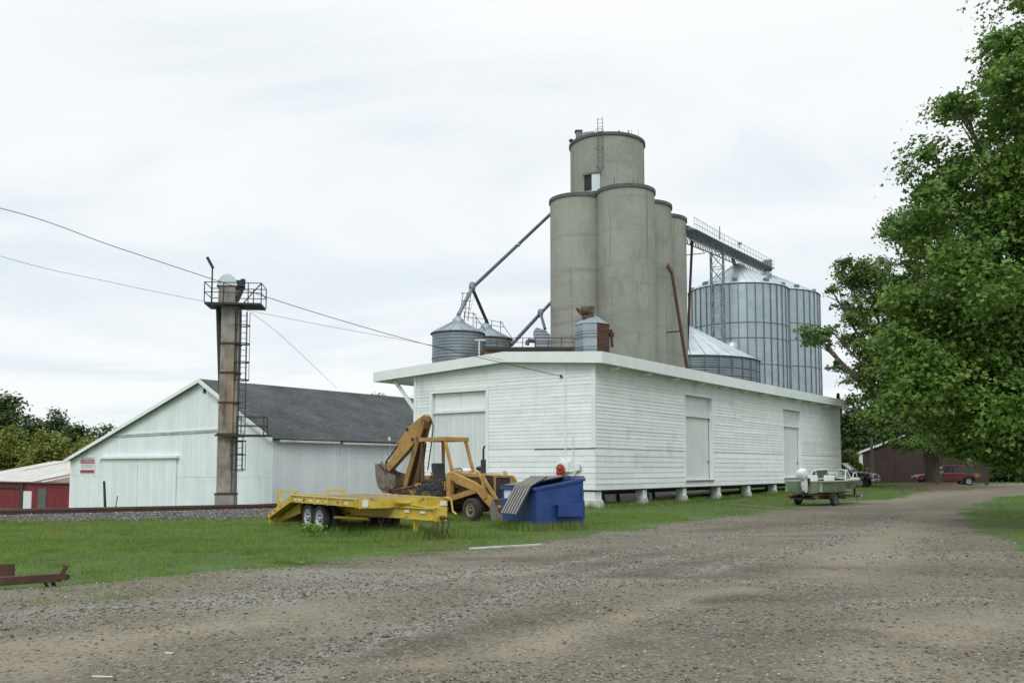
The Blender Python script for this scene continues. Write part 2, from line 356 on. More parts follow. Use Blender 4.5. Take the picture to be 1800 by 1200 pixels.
def sdist(x, y):
    x = np.asarray(x, float).ravel(); y = np.asarray(y, float).ravel()
    best = np.full(x.shape, 1e9); ins = np.zeros(x.shape, bool); n = len(GP)
    for i in range(n):
        ax, ay = GP[i]; bx, by = GP[(i + 1) % n]; ex, ey = bx - ax, by - ay
        t = np.clip(((x - ax) * ex + (y - ay) * ey) / (ex * ex + ey * ey), 0, 1)
        best = np.minimum(best, np.hypot(x - ax - t * ex, y - ay - t * ey))
        c = ((ay > y) != (by > y)) & (x < (bx - ax) * (y - ay) / (by - ay + 1e-12) + ax); ins ^= c
    return np.where(ins, best, -best)
def road(x, y):   # signed distance to the ragged gravel edge
    d = sdist(x, y).reshape(np.shape(x))
    w = np.clip(np.hypot(x, y) / 30, .35, 1)
    return d + (.55 * vnoise(x, y, .8, 3.1) + .28 * vnoise(x, y, 2.9, 1.2) + .12 * vnoise(x, y, 9, 5)) * w

def gridmesh(xs, ys, zf, mat, name, keep=None):
    X, Y = np.meshgrid(xs, ys); Z = zf(X, Y); nx, ny = len(xs), len(ys)
    idx = np.arange(nx * ny).reshape(ny, nx)
    Fq = np.stack([idx[:-1, :-1], idx[:-1, 1:], idx[1:, 1:], idx[1:, :-1]], -1).reshape(-1, 4)
    if keep is not None:
        kf = keep(X, Y).ravel(); Fq = Fq[kf[Fq].any(1)]
        used = np.unique(Fq); re = np.full(nx * ny, -1); re[used] = np.arange(len(used)); Fq = re[Fq]
        V = np.stack([X.ravel(), Y.ravel(), Z.ravel()], -1)[used]
    else: V = np.stack([X.ravel(), Y.ravel(), Z.ravel()], -1)
    return npmesh(name, V, Fq, mat, smooth=True)
def spread(lo, hi, step, far, g=1.35):
    a = list(np.arange(lo, hi + step / 2, step)); st = step; v = a[-1]; w = a[0]; st2 = step
    while v < far: st *= g; v += st; a.append(v)
    b = []
    while w > -far: st2 *= g; w -= st2; b.append(w)
    return np.array(b[::-1] + a)

M['lawn_soil'] = pmat('lawn_soil', (.050, .100, .022), (.09, .145, .036), .55, .95, bump=.03, bscale=9,
    spots=[((.115, .105, .045), .35, .56, .74, (1, 1, 1)), ((.03, .05, .014), 2.6, .5, .72, (1, 1, 1)), ((.12, .10, .06), 1.7, .64, .8, (1, 1, 1))])
def gravel_mat():
    m = bpy.data.materials.new('gravel'); m.use_nodes = True; t = m.node_tree; N = t.nodes; L = t.links
    b = N['Principled BSDF']; b.inputs['Roughness'].default_value = .93; b.inputs['Specular IOR Level'].default_value = .25
    g = N.new('ShaderNodeNewGeometry')
    def noise(sc_, det=6, st=(1, 1, 1), dist=0.0, rot=0.0):
        mp_ = N.new('ShaderNodeMapping'); mp_.inputs['Scale'].default_value = st; mp_.inputs['Rotation'].default_value = (0, 0, rot); L.new(g.outputs['Position'], mp_.inputs[0])
        n_ = N.new('ShaderNodeTexNoise'); n_.inputs['Scale'].default_value = sc_; n_.inputs['Detail'].default_value = det; n_.inputs['Distortion'].default_value = dist
        L.new(mp_.outputs[0], n_.inputs['Vector']); return n_.outputs['Fac']
    def mr_(s, lo, hi, a=0., b_=1.):
        r_ = N.new('ShaderNodeMapRange'); r_.inputs['From Min'].default_value = lo; r_.inputs['From Max'].default_value = hi; r_.inputs['To Min'].default_value = a; r_.inputs['To Max'].default_value = b_; L.new(s, r_.inputs['Value']); return r_.outputs[0]
    def mix(f, a, c, bt='MIX'):
        x = N.new('ShaderNodeMix'); x.data_type = 'RGBA'; x.blend_type = bt
        (x.inputs[0].__setattr__('default_value', f) if isinstance(f, float) else L.new(f, x.inputs[0]))
        for k_, s in ((6, a), (7, c)):
            (x.inputs[k_].__setattr__('default_value', (*s, 1)) if isinstance(s, tuple) else L.new(s, x.inputs[k_]))
        return x.outputs[2]
    col = mix(mr_(noise(.22, 5), .35, .65), (.155, .132, .092), (.205, .180, .130))
    col = mix(mr_(noise(.42, 6, (1, 1, 1), .6), .54, .70), col, (.265, .232, .168))          # packed pale dust
    col = mix(mr_(noise(.30, 5, (.22, 1, 1), 1.2, R(24)), .56, .70), col, (.265, .255, .215))  # windrows of loose pale stone
    col = mix(mr_(noise(.23, 5, (.5, 1, 1), .8, R(-18)), .58, .72), col, (.092, .074, .052))   # damp darker ground
    def attr_(n_):
        a_ = N.new('ShaderNodeAttribute'); a_.attribute_name = n_; return a_.outputs['Fac']
    def mul(a, b_):
        q = N.new('ShaderNodeMath'); q.operation = 'MULTIPLY'; L.new(a, q.inputs[0]); L.new(b_, q.inputs[1]); return q.outputs[0]
    col = mix(mul(attr_('dust'), mr_(noise(1.6, 6), .3, .6, .35, 1)), col, (.30, .262, .188))
    col = mix(mul(attr_('damp'), mr_(noise(1.1, 6), .3, .6, .2, .95)), col, (.086, .068, .046))
    col = mix(mul(attr_('stony'), mr_(noise(5, 6), .35, .6, .1, .9)), col, (.32, .31, .27))
    vo = N.new('ShaderNodeTexVoronoi'); vo.inputs['Scale'].default_value = 34; L.new(g.outputs['Position'], vo.inputs['Vector'])
    sp = N.new('ShaderNodeSeparateColor'); L.new(vo.outputs['Color'], sp.inputs[0])
    col = mix(mr_(sp.outputs[0], .74, .95, 0, .7), col, (.33, .32, .285))
    col = mix(mr_(sp.outputs[1], .78, .98, 0, .7), col, (.05, .046, .04))
    col = mix(mr_(noise(120, 3), .35, .7, 0, .35), col, (.09, .08, .065))
    L.new(col, b.inputs['Base Color'])
    v2 = N.new('ShaderNodeTexVoronoi'); v2.inputs['Scale'].default_value = 34; L.new(g.outputs['Position'], v2.inputs['Vector'])
    h = mix(.5, mr_(v2.outputs['Distance'], 0, .6, 1, 0), mr_(noise(60, 5), .3, .7))
    bp = N.new('ShaderNodeBump'); bp.inputs['Distance'].default_value = .012; L.new(h, bp.inputs['Height'])
    b2 = N.new('ShaderNodeBump'); b2.inputs['Distance'].default_value = .06; L.new(noise(2.2, 5), b2.inputs['Height']); L.new(bp.outputs[0], b2.inputs['Normal'])
    L.new(b2.outputs[0], b.inputs['Normal'])
    return m
M['gravel'] = gravel_mat()
xs = spread(-45, 55, .7, 2600); ys = spread(-4, 110, .7, 2600)
tag(put('ground', gridmesh(xs, ys, H, M['lawn_soil'], 'ground')), kind='structure')
def roadz(X, Y):
    r_ = road(X, Y); rut = .02 * vnoise(X, Y, .9, 8) * ss(.3, 2, r_)
    return H(X, Y) + np.clip(r_ * .12, -.06, .03) + rut * .6
gx = np.concatenate([np.arange(-22, 18, .16), np.arange(18, 58, .5)]); gy = np.concatenate([np.arange(-6, 30, .16), np.arange(30, 96, .4)])
gm = gridmesh(gx, gy, roadz, M['gravel'], 'gravel_yard', keep=lambda X, Y: road(X, Y) > -.6)
# wear of the yard: drifts of loose stone, damp hollows, packed dusty wheel tracks (image points of the drifts carried to the ground)
WEAR = {'stony': [([(400, 1215), (620, 1142), (800, 1088), (950, 1030), (1130, 992), (1300, 966)], .26), ([(1030, 1031), (1150, 1023), (1300, 1024), (1460, 1031)], .24), ([(1200, 1012), (1330, 985), (1440, 958), (1540, 930), (1580, 908)], .28),
                  ([(1470, 1071), (1600, 1062), (1720, 1058)], .25), ([(60, 1082), (350, 1064), (600, 1040), (800, 1014), (900, 1000)], .5), ([(1480, 985), (1600, 975), (1760, 985)], .3), ([(900, 1010), (1040, 985), (1180, 962), (1330, 935)], .22)],
        'damp': [([(810, 987), (960, 986), (1120, 975)], .55), ([(1230, 936), (1350, 926), (1420, 921)], .5), ([(640, 1165), (800, 1122), (980, 1080)], .42), ([(1250, 1060), (1400, 1052), (1520, 1048)], .4), ([(1100, 1130), (1300, 1125), (1500, 1120)], .3), ([(1330, 1005), (1480, 1000)], .45), ([(520, 996), (640, 985), (760, 975)], .35), ([(1390, 898), (1470, 890), (1560, 885)], .4)],
        'dust': [([(-50, 1165), (160, 1135), (360, 1104), (540, 1082)], .6), ([(760, 1015), (880, 1010), (960, 1006)], .35), ([(900, 1150), (1100, 1085), (1300, 1040)], .35), ([(1450, 1010), (1540, 960), (1640, 900)], .8), ([(1600, 1120), (1750, 1090)], .5), ([(560, 1180), (760, 1170)], .25), ([(1500, 890), (1620, 872), (1760, 858)], 1.2)]}
def wear(name, x, y):
    x = np.asarray(x, float); y = np.asarray(y, float); out = np.zeros(x.shape); wob = .35 * vnoise(x, y, 1.1, 6) + .15 * vnoise(x, y, 3.7, 2)
    for pts, w in WEAR[name]:
        q = [gp(*p) for p in pts]
        for a, b in zip(q[:-1], q[1:]):
            ex, ey = b.x - a.x, b.y - a.y; t_ = np.clip(((x - a.x) * ex + (y - a.y) * ey) / (ex * ex + ey * ey), 0, 1)
            d_ = np.hypot(x - a.x - t_ * ex, y - a.y - t_ * ey) + wob * w * 1.4; out = np.maximum(out, np.exp(-(d_ / w) ** 2))
    return out
co = np.empty(len(gm.vertices) * 3, np.float32); gm.vertices.foreach_get('co', co); co = co.reshape(-1, 3)
for nm in WEAR:
    a_ = gm.attributes.new(nm, 'FLOAT', 'POINT'); a_.data.foreach_set('value', wear(nm, co[:, 0], co[:, 1]).astype(np.float32))
tag(put('gravel_yard', gm), kind='structure')

# ------------------------------------------------------------------ railway: ballast bed, ties, rails
M['ballast'] = pmat('ballast', (.10, .10, .10), (.20, .195, .185), 9, .95, bump=.05, bscale=12, spots=[((.30, .29, .28), 14, .6, .75, (1, 1, 1)), ((.05, .045, .04), 10, .55, .7, (1, 1, 1))])
ks = np.arange(-46, 42, .8); prof = [(-3.3, None, -.12), (-2.6, .55, -.02), (-1.75, 0, -.19), (0, 0, -.16), (1.75, 0, -.19), (2.8, .5, -.05), (4.2, None, -.12)]
V = []; Fq = []
for i, k in enumerate(ks):
    zr = float(railz(k))
    for (ds, w, dz) in prof:
        p = wks(k, TR + ds); g_ = Hf(p.x, p.y)
        z = g_ + dz if w is None else (g_ * w + (zr - .19) * (1 - w) + (dz if w else dz + .0))
        if w == 0: z = zr + dz
        V.append((p.x, p.y, z))
n = len(prof)
for i in range(len(ks) - 1):
    for j in range(n - 1): Fq.append((i * n + j, i * n + j + 1, (i + 1) * n + j + 1, (i + 1) * n + j))
tag(put('ballast_bed', npmesh('ballast_bed', V, Fq, M['ballast'], smooth=True)), kind='structure')
track = thing('railway_track', 'rusty railway track on grey ballast between warehouse and white barn', 'railway track', wks(0, TR, 0), 0)
tie_me = MB().box((0, 0, 0), (.23, 2.5, .16)).mesh('tie', M['tie'])
def reltrack(p): return Vector(p) - track.location
for k in np.arange(-30, 8, .56):
    put('tie', tie_me, track, reltrack(wks(k, TR, float(railz(k)) - .255)), (0, 0, RZ + random.uniform(-.02, .02)))
for sgn in (-1, 1):
    kk = [-46, -40, -30, -24, -17.5, -11, -5.4, 0, 20, 42]
    r_ = MB(); hd = MB()
    for a, b in zip(kk[:-1], kk[1:]):
        pa = reltrack(wks(a, TR + sgn * .735, float(railz(a)))); pb = reltrack(wks(b, TR + sgn * .735, float(railz(b))))
        for dz, w, h in ((-.165, .14, .02), (-.095, .02, .13), (-.02, .07, .036)):
            r_.bar(pa + Vector((0, 0, dz)), pb + Vector((0, 0, dz)), w, h)
        hd.bar(pa + Vector((0, 0, -.001)), pb + Vector((0, 0, -.001)), .058, .004)
    ro = r_.build('rail', 'rail', track); hd.build('rail_head', 'rail_head', ro)
# ------------------------------------------------------------------ white freight warehouse on piers
wh = thing('warehouse', 'long white clapboard warehouse on piers with low gabled roof and wide fascia', 'warehouse', (W0.x, W0.y, 0), RZ)
def fr(px, py): q = loc_ks(hit(px, py, W0, DK)); return q[1], q[2]        # (s, z) on the front wall
def sd_(px, py): q = loc_ks(hit(px, py, W0, ES)); return q[0], q[2]       # (k, z) on the side wall
LEN = sd_(1477, 800)[0]; ZF = fr(1046, 860)[1]                            # wall length, floor level
KF, SR = -.35, -.5                                                        # roof overhangs: front, right
Pf = wks(KF, SR)
def frf(px, py): q = loc_ks(hit(px, py, Pf, DK)); return q[1], q[2]
sEr, zEr = frf(1058, 618); sRg, zRg = frf(885, 618.5); sEl, zEl = frf(657, 655)
FH = .47                                                                   # fascia height
def roofz(s): return np.interp(s, [sEr, sRg, sEl], [zEr, zRg, zEl])
# roof: two slopes of sheets, 9 cm thick
KE = LEN + .35
for (sa, sb, nm) in ((sEr, sRg, 0), (sRg, sEl, 1)):
    za, zb = float(roofz(sa)), float(roofz(sb)); nS = 36; w_ = (KE - KF) / nS
    dirv = Vector((0, sb - sa, zb - za)); L_ = dirv.length
    me = MB().box((w_ / 2, L_ / 2, .012), (w_ - .012, L_, .02)).mesh('roof_sheet', M['roof_metal'])
    ang = math.atan2(zb - za, sb - sa)
    rb = MB(); rb.prism([(sa, za - .09), (sb, zb - .09), (sb, zb - .004), (sa, za - .004)], KF + .01, KE - .01, 'yz')
    deck = rb.build('roof', 'white_trim', wh)
    for i in range(nS):
        put('roof_sheet', me, deck, (KF + i * w_ + .006, sa, za + .004 * (i % 2)), (ang, 0, 0))
# fascia boards
fa = MB(); fa.prism([(sEr, zEr), (sRg, zRg), (sRg, zRg - FH), (sEr, zEr - FH)], KF - .04, KF, 'yz').build('fascia', 'white_trim', wh)
fa = MB(); fa.prism([(sRg, zRg), (sEl, zEl), (sEl, zEl - FH), (sRg, zRg - FH)], KF - .04, KF, 'yz').build('fascia', 'white_trim', wh)
nb = 7; kb = np.linspace(KF - .04, KE, nb + 1)
for i in range(nb):
    m_ = MB(); j = .012 * math.sin(i * 2.3); sag = [-.05 * math.sin(math.pi * (kb[i + t] - KF) / (KE - KF)) for t in (0, 1)]
    m_.add([(kb[i] + .003, sEr - .04, zEr - FH + sag[0]), (kb[i + 1] - .003, sEr - .04, zEr - FH + sag[1]), (kb[i + 1] - .003, sEr - .04, zEr + .012), (kb[i] + .003, sEr - .04, zEr + .012),
            (kb[i] + .003, sEr - .002, zEr - FH + sag[0]), (kb[i + 1] - .003, sEr - .002, zEr - FH + sag[1]), (kb[i + 1] - .003, sEr - .002, zEr + .012), (kb[i] + .003, sEr - .002, zEr + .012)],
           [(0, 1, 2, 3), (5, 4, 7, 6), (3, 2, 6, 7), (1, 0, 4, 5), (0, 3, 7, 4), (2, 1, 5, 6)])
    m_.build('fascia', 'white_trim', wh)
MB().bb(KF, KE, sEl, sEl + .04, zEl - FH, zEl).build('fascia', 'white_trim', wh)
MB().prism([(sEr, zEr), (sRg, zRg), (sEl, zEl), (sEl, zEl - FH), (sRg, zRg - FH), (sEr, zEr - FH)], KE, KE + .04, 'yz').build('fascia', 'white_trim', wh)
# soffit closing boards
MB().bb(KF + .005, KE - .005, sEr + .003, -.004, zEr - FH + .05, zEr - FH + .075).build('soffit', 'white_trim', wh)
lb = MB(); lb.prism([(SL + .003, float(roofz(SL)) - .35), (sEl - .003, zEl - .35), (sEl - .003, zEl - .325), (SL + .003, float(roofz(SL)) - .325)], KF + .005, KE - .005, 'yz').build('soffit', 'white_trim', wh)
def topz(s): return float(roofz(s)) - .095
# wall slabs with openings
TH = .26
fd0 = fr(855, 700)[0]; fd1 = fr(760, 700)[0]; fzt = fr(806, 689)[1]; fzm = fr(806, 721)[1]
w1 = MB()
w1.bb(.02, TH, 0, fd0, ZF, topz(0) - .0) if False else None
def fpoly(s0, s1, zb):
    pts = [(s0, zb), (s1, zb), (s1, topz(s1))]
    if s0 < sRg < s1: pts.append((sRg, topz(sRg)))
    pts.append((s0, topz(s0))); return pts
w1.prism(fpoly(TH + .002, fd0, ZF), 0, TH, 'yz'); w1.prism(fpoly(fd1, SL, ZF), 0, TH, 'yz'); w1.prism(fpoly(fd0, fd1, fzt), 0, TH, 'yz')
wf = w1.build('wall', 'white_paint', wh)
d1a, d1z = sd_(1203, 698); d1b, _ = sd_(1250, 703); d1m = sd_(1225, 730)[1]; d1bot = sd_(1222, 843)[1]
d2a, d2z = sd_(1375, 718.5); d2b, _ = sd_(1405, 723); d2m = sd_(1390, 747)[1]; d2bot = sd_(1388, 836)[1]
DZ = max(d1z, d2z) ; DM = (d1m + d2m) / 2; DB = ZF + .30
w2 = MB(); ZS = topz(0)
for a, b, z0, z1 in ((0, d1a, ZF, ZS), (d1b, d2a, ZF, ZS), (d2b, LEN, ZF, ZS), (d1a, d1b, DZ, ZS), (d2a, d2b, DZ, ZS), (d1a, d1b, ZF, DB), (d2a, d2b, ZF, DB)):
    w2.bb(a, b, 0, TH, z0, z1)
ws = w2.build('wall', 'white_paint', wh)
MB().prism(fpoly(TH + .002, SL, ZF), LEN - TH, LEN, 'yz').build('wall', 'white_paint', wh)
MB().bb(TH + .002, LEN - TH - .002, SL - TH, SL - .002, ZF, topz(SL)).build('wall', 'white_paint', wh)
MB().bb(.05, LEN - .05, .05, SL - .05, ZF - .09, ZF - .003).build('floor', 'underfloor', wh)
# clapboards, each a board of its own (wedge section: thick at the lower edge)
def board_front(s0, s1, z0, z1, j=0.):
    m_ = MB(); t0, t1 = .026 + random.uniform(-.004, .006), .012; a, b = random.uniform(-.006, .006), random.uniform(-.006, .006)
    za = lambda s: min(z1, topz(s))
    m_.add([(-t0, s0, z0 + a), (-t0, s1, z0 + b), (-t1, s1, za(s1)), (-t1, s0, za(s0)), (-.002, s0, z0 + a), (-.002, s1, z0 + b), (-.002, s1, za(s1)), (-.002, s0, za(s0))],
           [(0, 1, 2, 3), (5, 4, 7, 6), (3, 2, 6, 7), (1, 0, 4, 5), (0, 3, 7, 4), (2, 1, 5, 6)])
    m_.build('siding_board', 'white_paint', wf)
def board_side(k0, k1, z0, z1):
    m_ = MB(); t0, t1 = .031 + random.uniform(-.005, .008), .012; a, b = random.uniform(-.01, .01), random.uniform(-.01, .01)
    m_.add([(k0, -t0, z0 + a), (k1, -t0, z0 + b), (k1, -t1, z1), (k0, -t1, z1), (k0, -.002, z0 + a), (k1, -.002, z0 + b), (k1, -.002, z1), (k0, -.002, z1)],
           [(0, 1, 2, 3), (5, 4, 7, 6), (3, 2, 6, 7), (1, 0, 4, 5), (0, 3, 7, 4), (2, 1, 5, 6)])
    m_.build('siding_board', 'white_paint', ws)
ZSPLIT = fr(1000, 788)[1]
courses = []; z = ZF - .02
while z < ZSPLIT - .1:
    h = .245; courses.append((z, z + h)); z += h
nlow = len(courses); z = ZSPLIT + .02
while z < zRg - .15: courses.append((z, z + .163)); z += .163
TW = .14
for i, (a, b) in enumerate(courses):
    up = i >= nlow; b2 = b + .012
    s0 = .15 if up else .0
    segs = [(s0, fd0 - TW), (fd1 + TW, SL - .13)] if a < fzt + TW else [(s0, SL - .13)]
    if a >= fzt + TW - .1:
        lim = [q for q in (0.0, SL)]
    for (p, q) in segs:
        # cut to the gable
        pp, qq = p, q
        while pp < q and topz(pp) < a + .05: pp += .1
        while qq > p and topz(qq) < a + .05: qq -= .1
        if qq - pp > .2:
            br = [pp]
            if qq - pp > 3.5 and random.random() < .6: br.append(pp + (qq - pp) * random.uniform(.3, .7))
            br.append(qq)
            for u, v_ in zip(br[:-1], br[1:]): board_front(u + .003, v_ - .003, a, b2)
    if a < ZS - FH + .25:
        k0 = .0 if not up else .0
        for (p, q, zt) in ((k0, d1a - .1, 99), (d1b + .1, d2a - .1, 99), (d2b + .1, LEN - .1, 99)):
            br = [p]; L_ = q - p; c = 2 if L_ > 6 else 1
            if L_ > 6: br.append(p + L_ * random.uniform(.25, .75))
            br.append(q)
            for u, v_ in zip(br[:-1], br[1:]): board_side(u + .004, v_ - .004, a, min(b2, ZS - FH + .42))
        for (p, q) in ((d1a - .1, d1b + .1), (d2a - .1, d2b + .1)):
            if a > DZ + .1: board_side(p + .004, q - .004, a, min(b2, ZS - FH + .42))
            elif b < DB - .05: board_side(p + .004, q - .004, a, b2)
# corner boards, dark crack where the front was patched
MB().bb(-.055, .0, -.055, .145, ZSPLIT + .02, topz(0) - .02).build('corner_board', 'white_trim', wh)
MB().bb(-.05, .0, SL - .125, SL + .05, ZF - .02, topz(SL)).build('corner_board', 'white_trim', wh)
MB().bb(LEN - .095, LEN + .04, -.05, -.001, ZF - .02, ZS - FH + .04).build('corner_board', 'white_trim', wh)
MB().bb(-.0365, -.03, .0, fr(940, 788)[0], ZSPLIT - .022, ZSPLIT + .012).build('crack', 'dark_gap', wf)
# front freight door
def front_door():
    d = MB().bb(.20, .235, fd0 + .01, fd1 - .01, ZF, fzt - .01).build('door', 'white_door', wh)
    n_ = 13; w_ = (fd1 - fd0 - .04) / n_
    pm = MB().bb(0, .03, .004, w_ - .004, 0, fzm - ZF - .14).mesh('plank', M['white_door'])
    for i in range(n_): put('plank', pm, d, (.168 + .004 * (i % 3), fd0 + .02 + i * w_, ZF + .02))
    MB().bb(.16, .199, fd0 + .03, (fd0 + fd1) / 2 - .01, fzm + .02, fzt - .03).build('transom_panel', 'white_trim', d)
    MB().bb(.16, .199, (fd0 + fd1) / 2 + .01, fd1 - .03, fzm + .02, fzt - .03).build('transom_panel', 'white_trim', d)
    MB().bb(.06, .197, fd0 + .012, fd1 - .012, fzm - .10, fzm).build('track_cover', 'white_trim', d)
front_door()
for (a, b, c, e_) in ((fd0 - TW, fd0, ZF - .02, fzt + TW), (fd1, fd1 + TW, ZF - .02, fzt + TW), (fd0, fd1, fzt, fzt + TW)):
    MB().bb(-.06, -.002, a + .002, b - .002, c, e_).build('door_trim', 'white_trim', wh)
for (a, b, lab) in ((d1a, d1b, 1), (d2a, d2b, 2)):
    d = MB().bb(a + .01, b - .01, .20, .24, DB, DZ - .005).build('door', 'white_door', wh)
    n_ = 5; wp = (b - a - .04) / n_
    pm = MB().bb(.003, wp - .003, 0, .03, 0, DM - DB - .12).mesh('plank', M['white_door'])
    for i in range(n_): put('plank', pm, d, (a + .02 + i * wp, .168 + .003 * (i % 2), DB + .01))
    MB().bb(a + .03, b - .03, .17, .199, DM + .03, DZ - .03).build('transom_panel', 'white_door', d)
    MB().bb(a + .012, b - .012, .05, .197, DM - .1, DM).build('track_cover', 'white_trim', d)
    MB().bb(b - .045, b - .012, .16, .199, DB + .01, DM - .11).build('door_gap', 'dark_gap', d)
    MB().bb(b - .22, b - .06, .14, .165, DB + .9, DB + 1.0).build('latch', 'dark_steel' if lab == 2 else 'wood', d)
    for (u, v_, z0, z1) in ((a - .10, a, DB - .1, DZ + .1), (b, b + .10, DB - .1, DZ + .1), (a, b, DZ, DZ + .1)):
        MB().bb(u + .002, v_ - .002, -.06, -.002, z0, z1).build('door_trim', 'white_trim', wh)
    MB().bb(a - .05, b + .05, -.11, -.002, DB - .055, DB - .004).build('door_sill', 'wood', wh)
# rafter brackets under the eaves and the long brace over the track side
for i, k in enumerate(np.linspace(1.2, LEN - 1, 12)):
    MB().prism([(-.005, ZS - FH - .16), (-.005, ZS - FH - .02), (sEr + .06, ZS - FH - .02), (sEr + .06, ZS - FH - .07)], k - .06, k + .06, 'yz').build('bracket', 'white_trim', wh)
for k in (.12, 7, 14, 21, 28):
    MB().bar((k, SL + .03, ZF + 3.75), (k, SL + 1.6, zEl - .36), .12, .16).build('brace', 'white_trim', wh)
    MB().bar((k, SL - .02, topz(SL) - .31), (k, sEl - .25, zEl - .40), .12, .16).build('bracket', 'white_trim', wh)
# piers
def pier(k, s, w, white, z1=None):
    p = wks(k, s); g_ = Hf(p.x, p.y) - .12; zt = ZF - .095 if z1 is None else z1
    zm_ = g_ + (zt - g_) * .55
    q = MB(); q.add(*box_taper(k, s, w * 1.25, w, g_, zm_)); o = q.build('pier', 'pier', wh, bevel=.015)
    MB().bb(k - w * .42, k + w * .42, s - w * .42, s + w * .42, zm_ + .002, zt).build('post', 'white_trim' if white else 'wood', o)
def box_taper(k, s, w0, w1_, z0, z1):
    P = [(k + i * w / 2, s + j * w / 2, z) for (w, z) in ((w0, z0), (w1_, z1)) for j in (-1, 1) for i in (-1, 1)]
    return P, [(0, 2, 3, 1), (4, 5, 7, 6), (0, 1, 5, 4), (2, 6, 7, 3), (0, 4, 6, 2), (1, 3, 7, 5)]
for k in np.linspace(.35, LEN - .4, 9):
    pier(k, .28 if k > 1 else .36, .46 if k > 1 else .66, True)
for s in np.linspace(2.6, SL - .4, 4): pier(.32, s, .46, True)
for k in np.linspace(4, LEN - .4, 7):
    for s in (SL * .5, SL - .4): pier(k, s, .45, False)
# band joist
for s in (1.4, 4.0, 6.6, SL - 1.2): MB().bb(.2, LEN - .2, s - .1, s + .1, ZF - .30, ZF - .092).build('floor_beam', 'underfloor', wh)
# boards lying under the floor
for i, (px, py, L_, a) in enumerate([(1075, 874, 1.0, .1), (1150, 880, 1.7, .9), (1230, 868, 2.2, .12), (1305, 873, 1.4, .1), (1330, 884, 3.4, 1.05)]):
    p = gp(px, py + 8); 
    o = MB().box((0, 0, 0), (L_, .16, .045)).build('loose_board', 'wood' if i != 2 else 'white_trim'); o.location = (p.x, p.y, Hf(p.x, p.y) + .045)
    o.rotation_euler = (random.uniform(-.02, .02), -.02, RZ + (a if i else .05))
    tag(o, ['short grey board lying by the corner pier under the warehouse', 'splintered grey board lying askew under the warehouse', 'white board lying flat under the warehouse floor',
            'stubby grey board under warehouse door near the third pier', 'long grey plank lying in grass beside the warehouse near the boat'][i], 'board', 'boards lying about the warehouse')
# meter box with conduits, hose reel, outlet box on the front wall
def on_front(px, py, out=.05): s, z = fr(px, py); return Vector((-out, s, z))
def wall_thing(name, label, cat): return thing(name, label, cat, (W0.x, W0.y, 0), RZ)
mb = wall_thing('meter_box', 'pale grey electric meter box with tall conduit on warehouse front wall', 'meter box')
a = on_front(984, 812); b = on_front(1003, 829)
MB().bb(-.20, -.037, b.y, a.y, b.z, a.z).build('box', 'white_trim', mb, bevel=.01)
s_, zt_ = fr(995, 640); MB().tube((-.07, s_, a.z - .02), (-.07, s_, zt_ + .0), .03).build('conduit', 'white_trim', mb)
s2, z2 = fr(1008, 766); z3 = fr(1008, 828)[1]
MB().path([(-.07, s2, z2), (-.07, s2, z3), (-.07, b.y + .05, b.z - .0)], .028).build('conduit', 'white_trim', mb)
hr = wall_thing('hose_reel', 'red hose bundle hanging beside the meter box on warehouse wall', 'hose')
c = on_front(991, 826, .27); h_ = MB()
h_.ring(c + Vector((0, .0, .05)), .16, .07, 20, 'x'); h_.ring(c + Vector((.02, .02, -.1)), .15, .065, 20, 'x'); h_.path([c + Vector((0, .1, -.1)), c + Vector((0, .08, -.5)), c + Vector((0, -.2, -.55))], .05, 8)
h_.build('coil', 'red_paint', hr); MB().box(c + Vector((.12, 0, .05)), (.22, .1, .1)).build('hook', 'dark_steel', hr)
MB().lathe([(.0, -.03), (.075, -.03), (.075, .03), (0, .03)], 14, c + Vector((-.04, 0, .1)), 'x').build('valve', 'bucket_steel', hr)
ob = wall_thing('outlet_box', 'small white outlet box with drooping cable near warehouse corner', 'outlet box')
a = on_front(1013, 814); b = on_front(1021, 827)
MB().bb(-.15, -.037, b.y, a.y, b.z, a.z).build('box', 'white_gel', ob, bevel=.01)
pts = [(-.1, *fr(px, py)) for px, py in ((1023, 818), (1024, 826), (1018, 829), (1010, 838), (1000, 839), (994, 836))]
MB().path(pts, .014).build('cable', 'cable', ob)
# ------------------------------------------------------------------ concrete grain elevator
ZG = -1.5
c2 = at(1099, 340, 78); rS = 2.57
ce = thing('grain_elevator', 'tall grey concrete grain elevator of clustered round silos with headhouse drum', 'grain elevator', (c2.x, c2.y, ZG), 0)
def rl(root, p): return Vector(p) - root.location
q_ = Vector((.45, .893, 0)); qp = Vector((-.893, .45, 0)); C2 = Vector((c2.x, c2.y, 0))
tanks = [C2, C2 + q_ * 5.08, C2 + q_ * 10.1, C2 + qp * 4.5, C2 + qp * 4.5 + q_ * 5.08, C2 + qp * 4.5 + q_ * 10.1]
zt = at(1050, 338.5, 78).z
for i, c in enumerate(tanks):
    o = c - Vector((c2.x, c2.y, 0)); ztop = zt - (.12 if i == 3 else 0) - .01 * i
    MB().lathe([(rS, -.2), (rS, ztop - ZG - .3)], 72, o).build('silo', 'concrete', ce)
    MB().lathe([(rS - .05, ztop - ZG - .32 + .005 * i), (rS + .11, ztop - ZG - .30 + .005 * i), (rS + .11, ztop - ZG + .005 * i), (0, ztop - ZG + .06 + .005 * i)], 72, o, smooth=False).build('roof_slab', 'slab', ce)
hc = at(1067, 253, 82.2); hR = 3.45; hz = at(1002, 256, 82.2).z; ho = Vector((hc.x - c2.x, hc.y - c2.y, 0))
MB().lathe([(hR, zt - ZG - .5), (hR, hz - ZG - .25)], 80, ho).build('headhouse', 'concrete', ce)
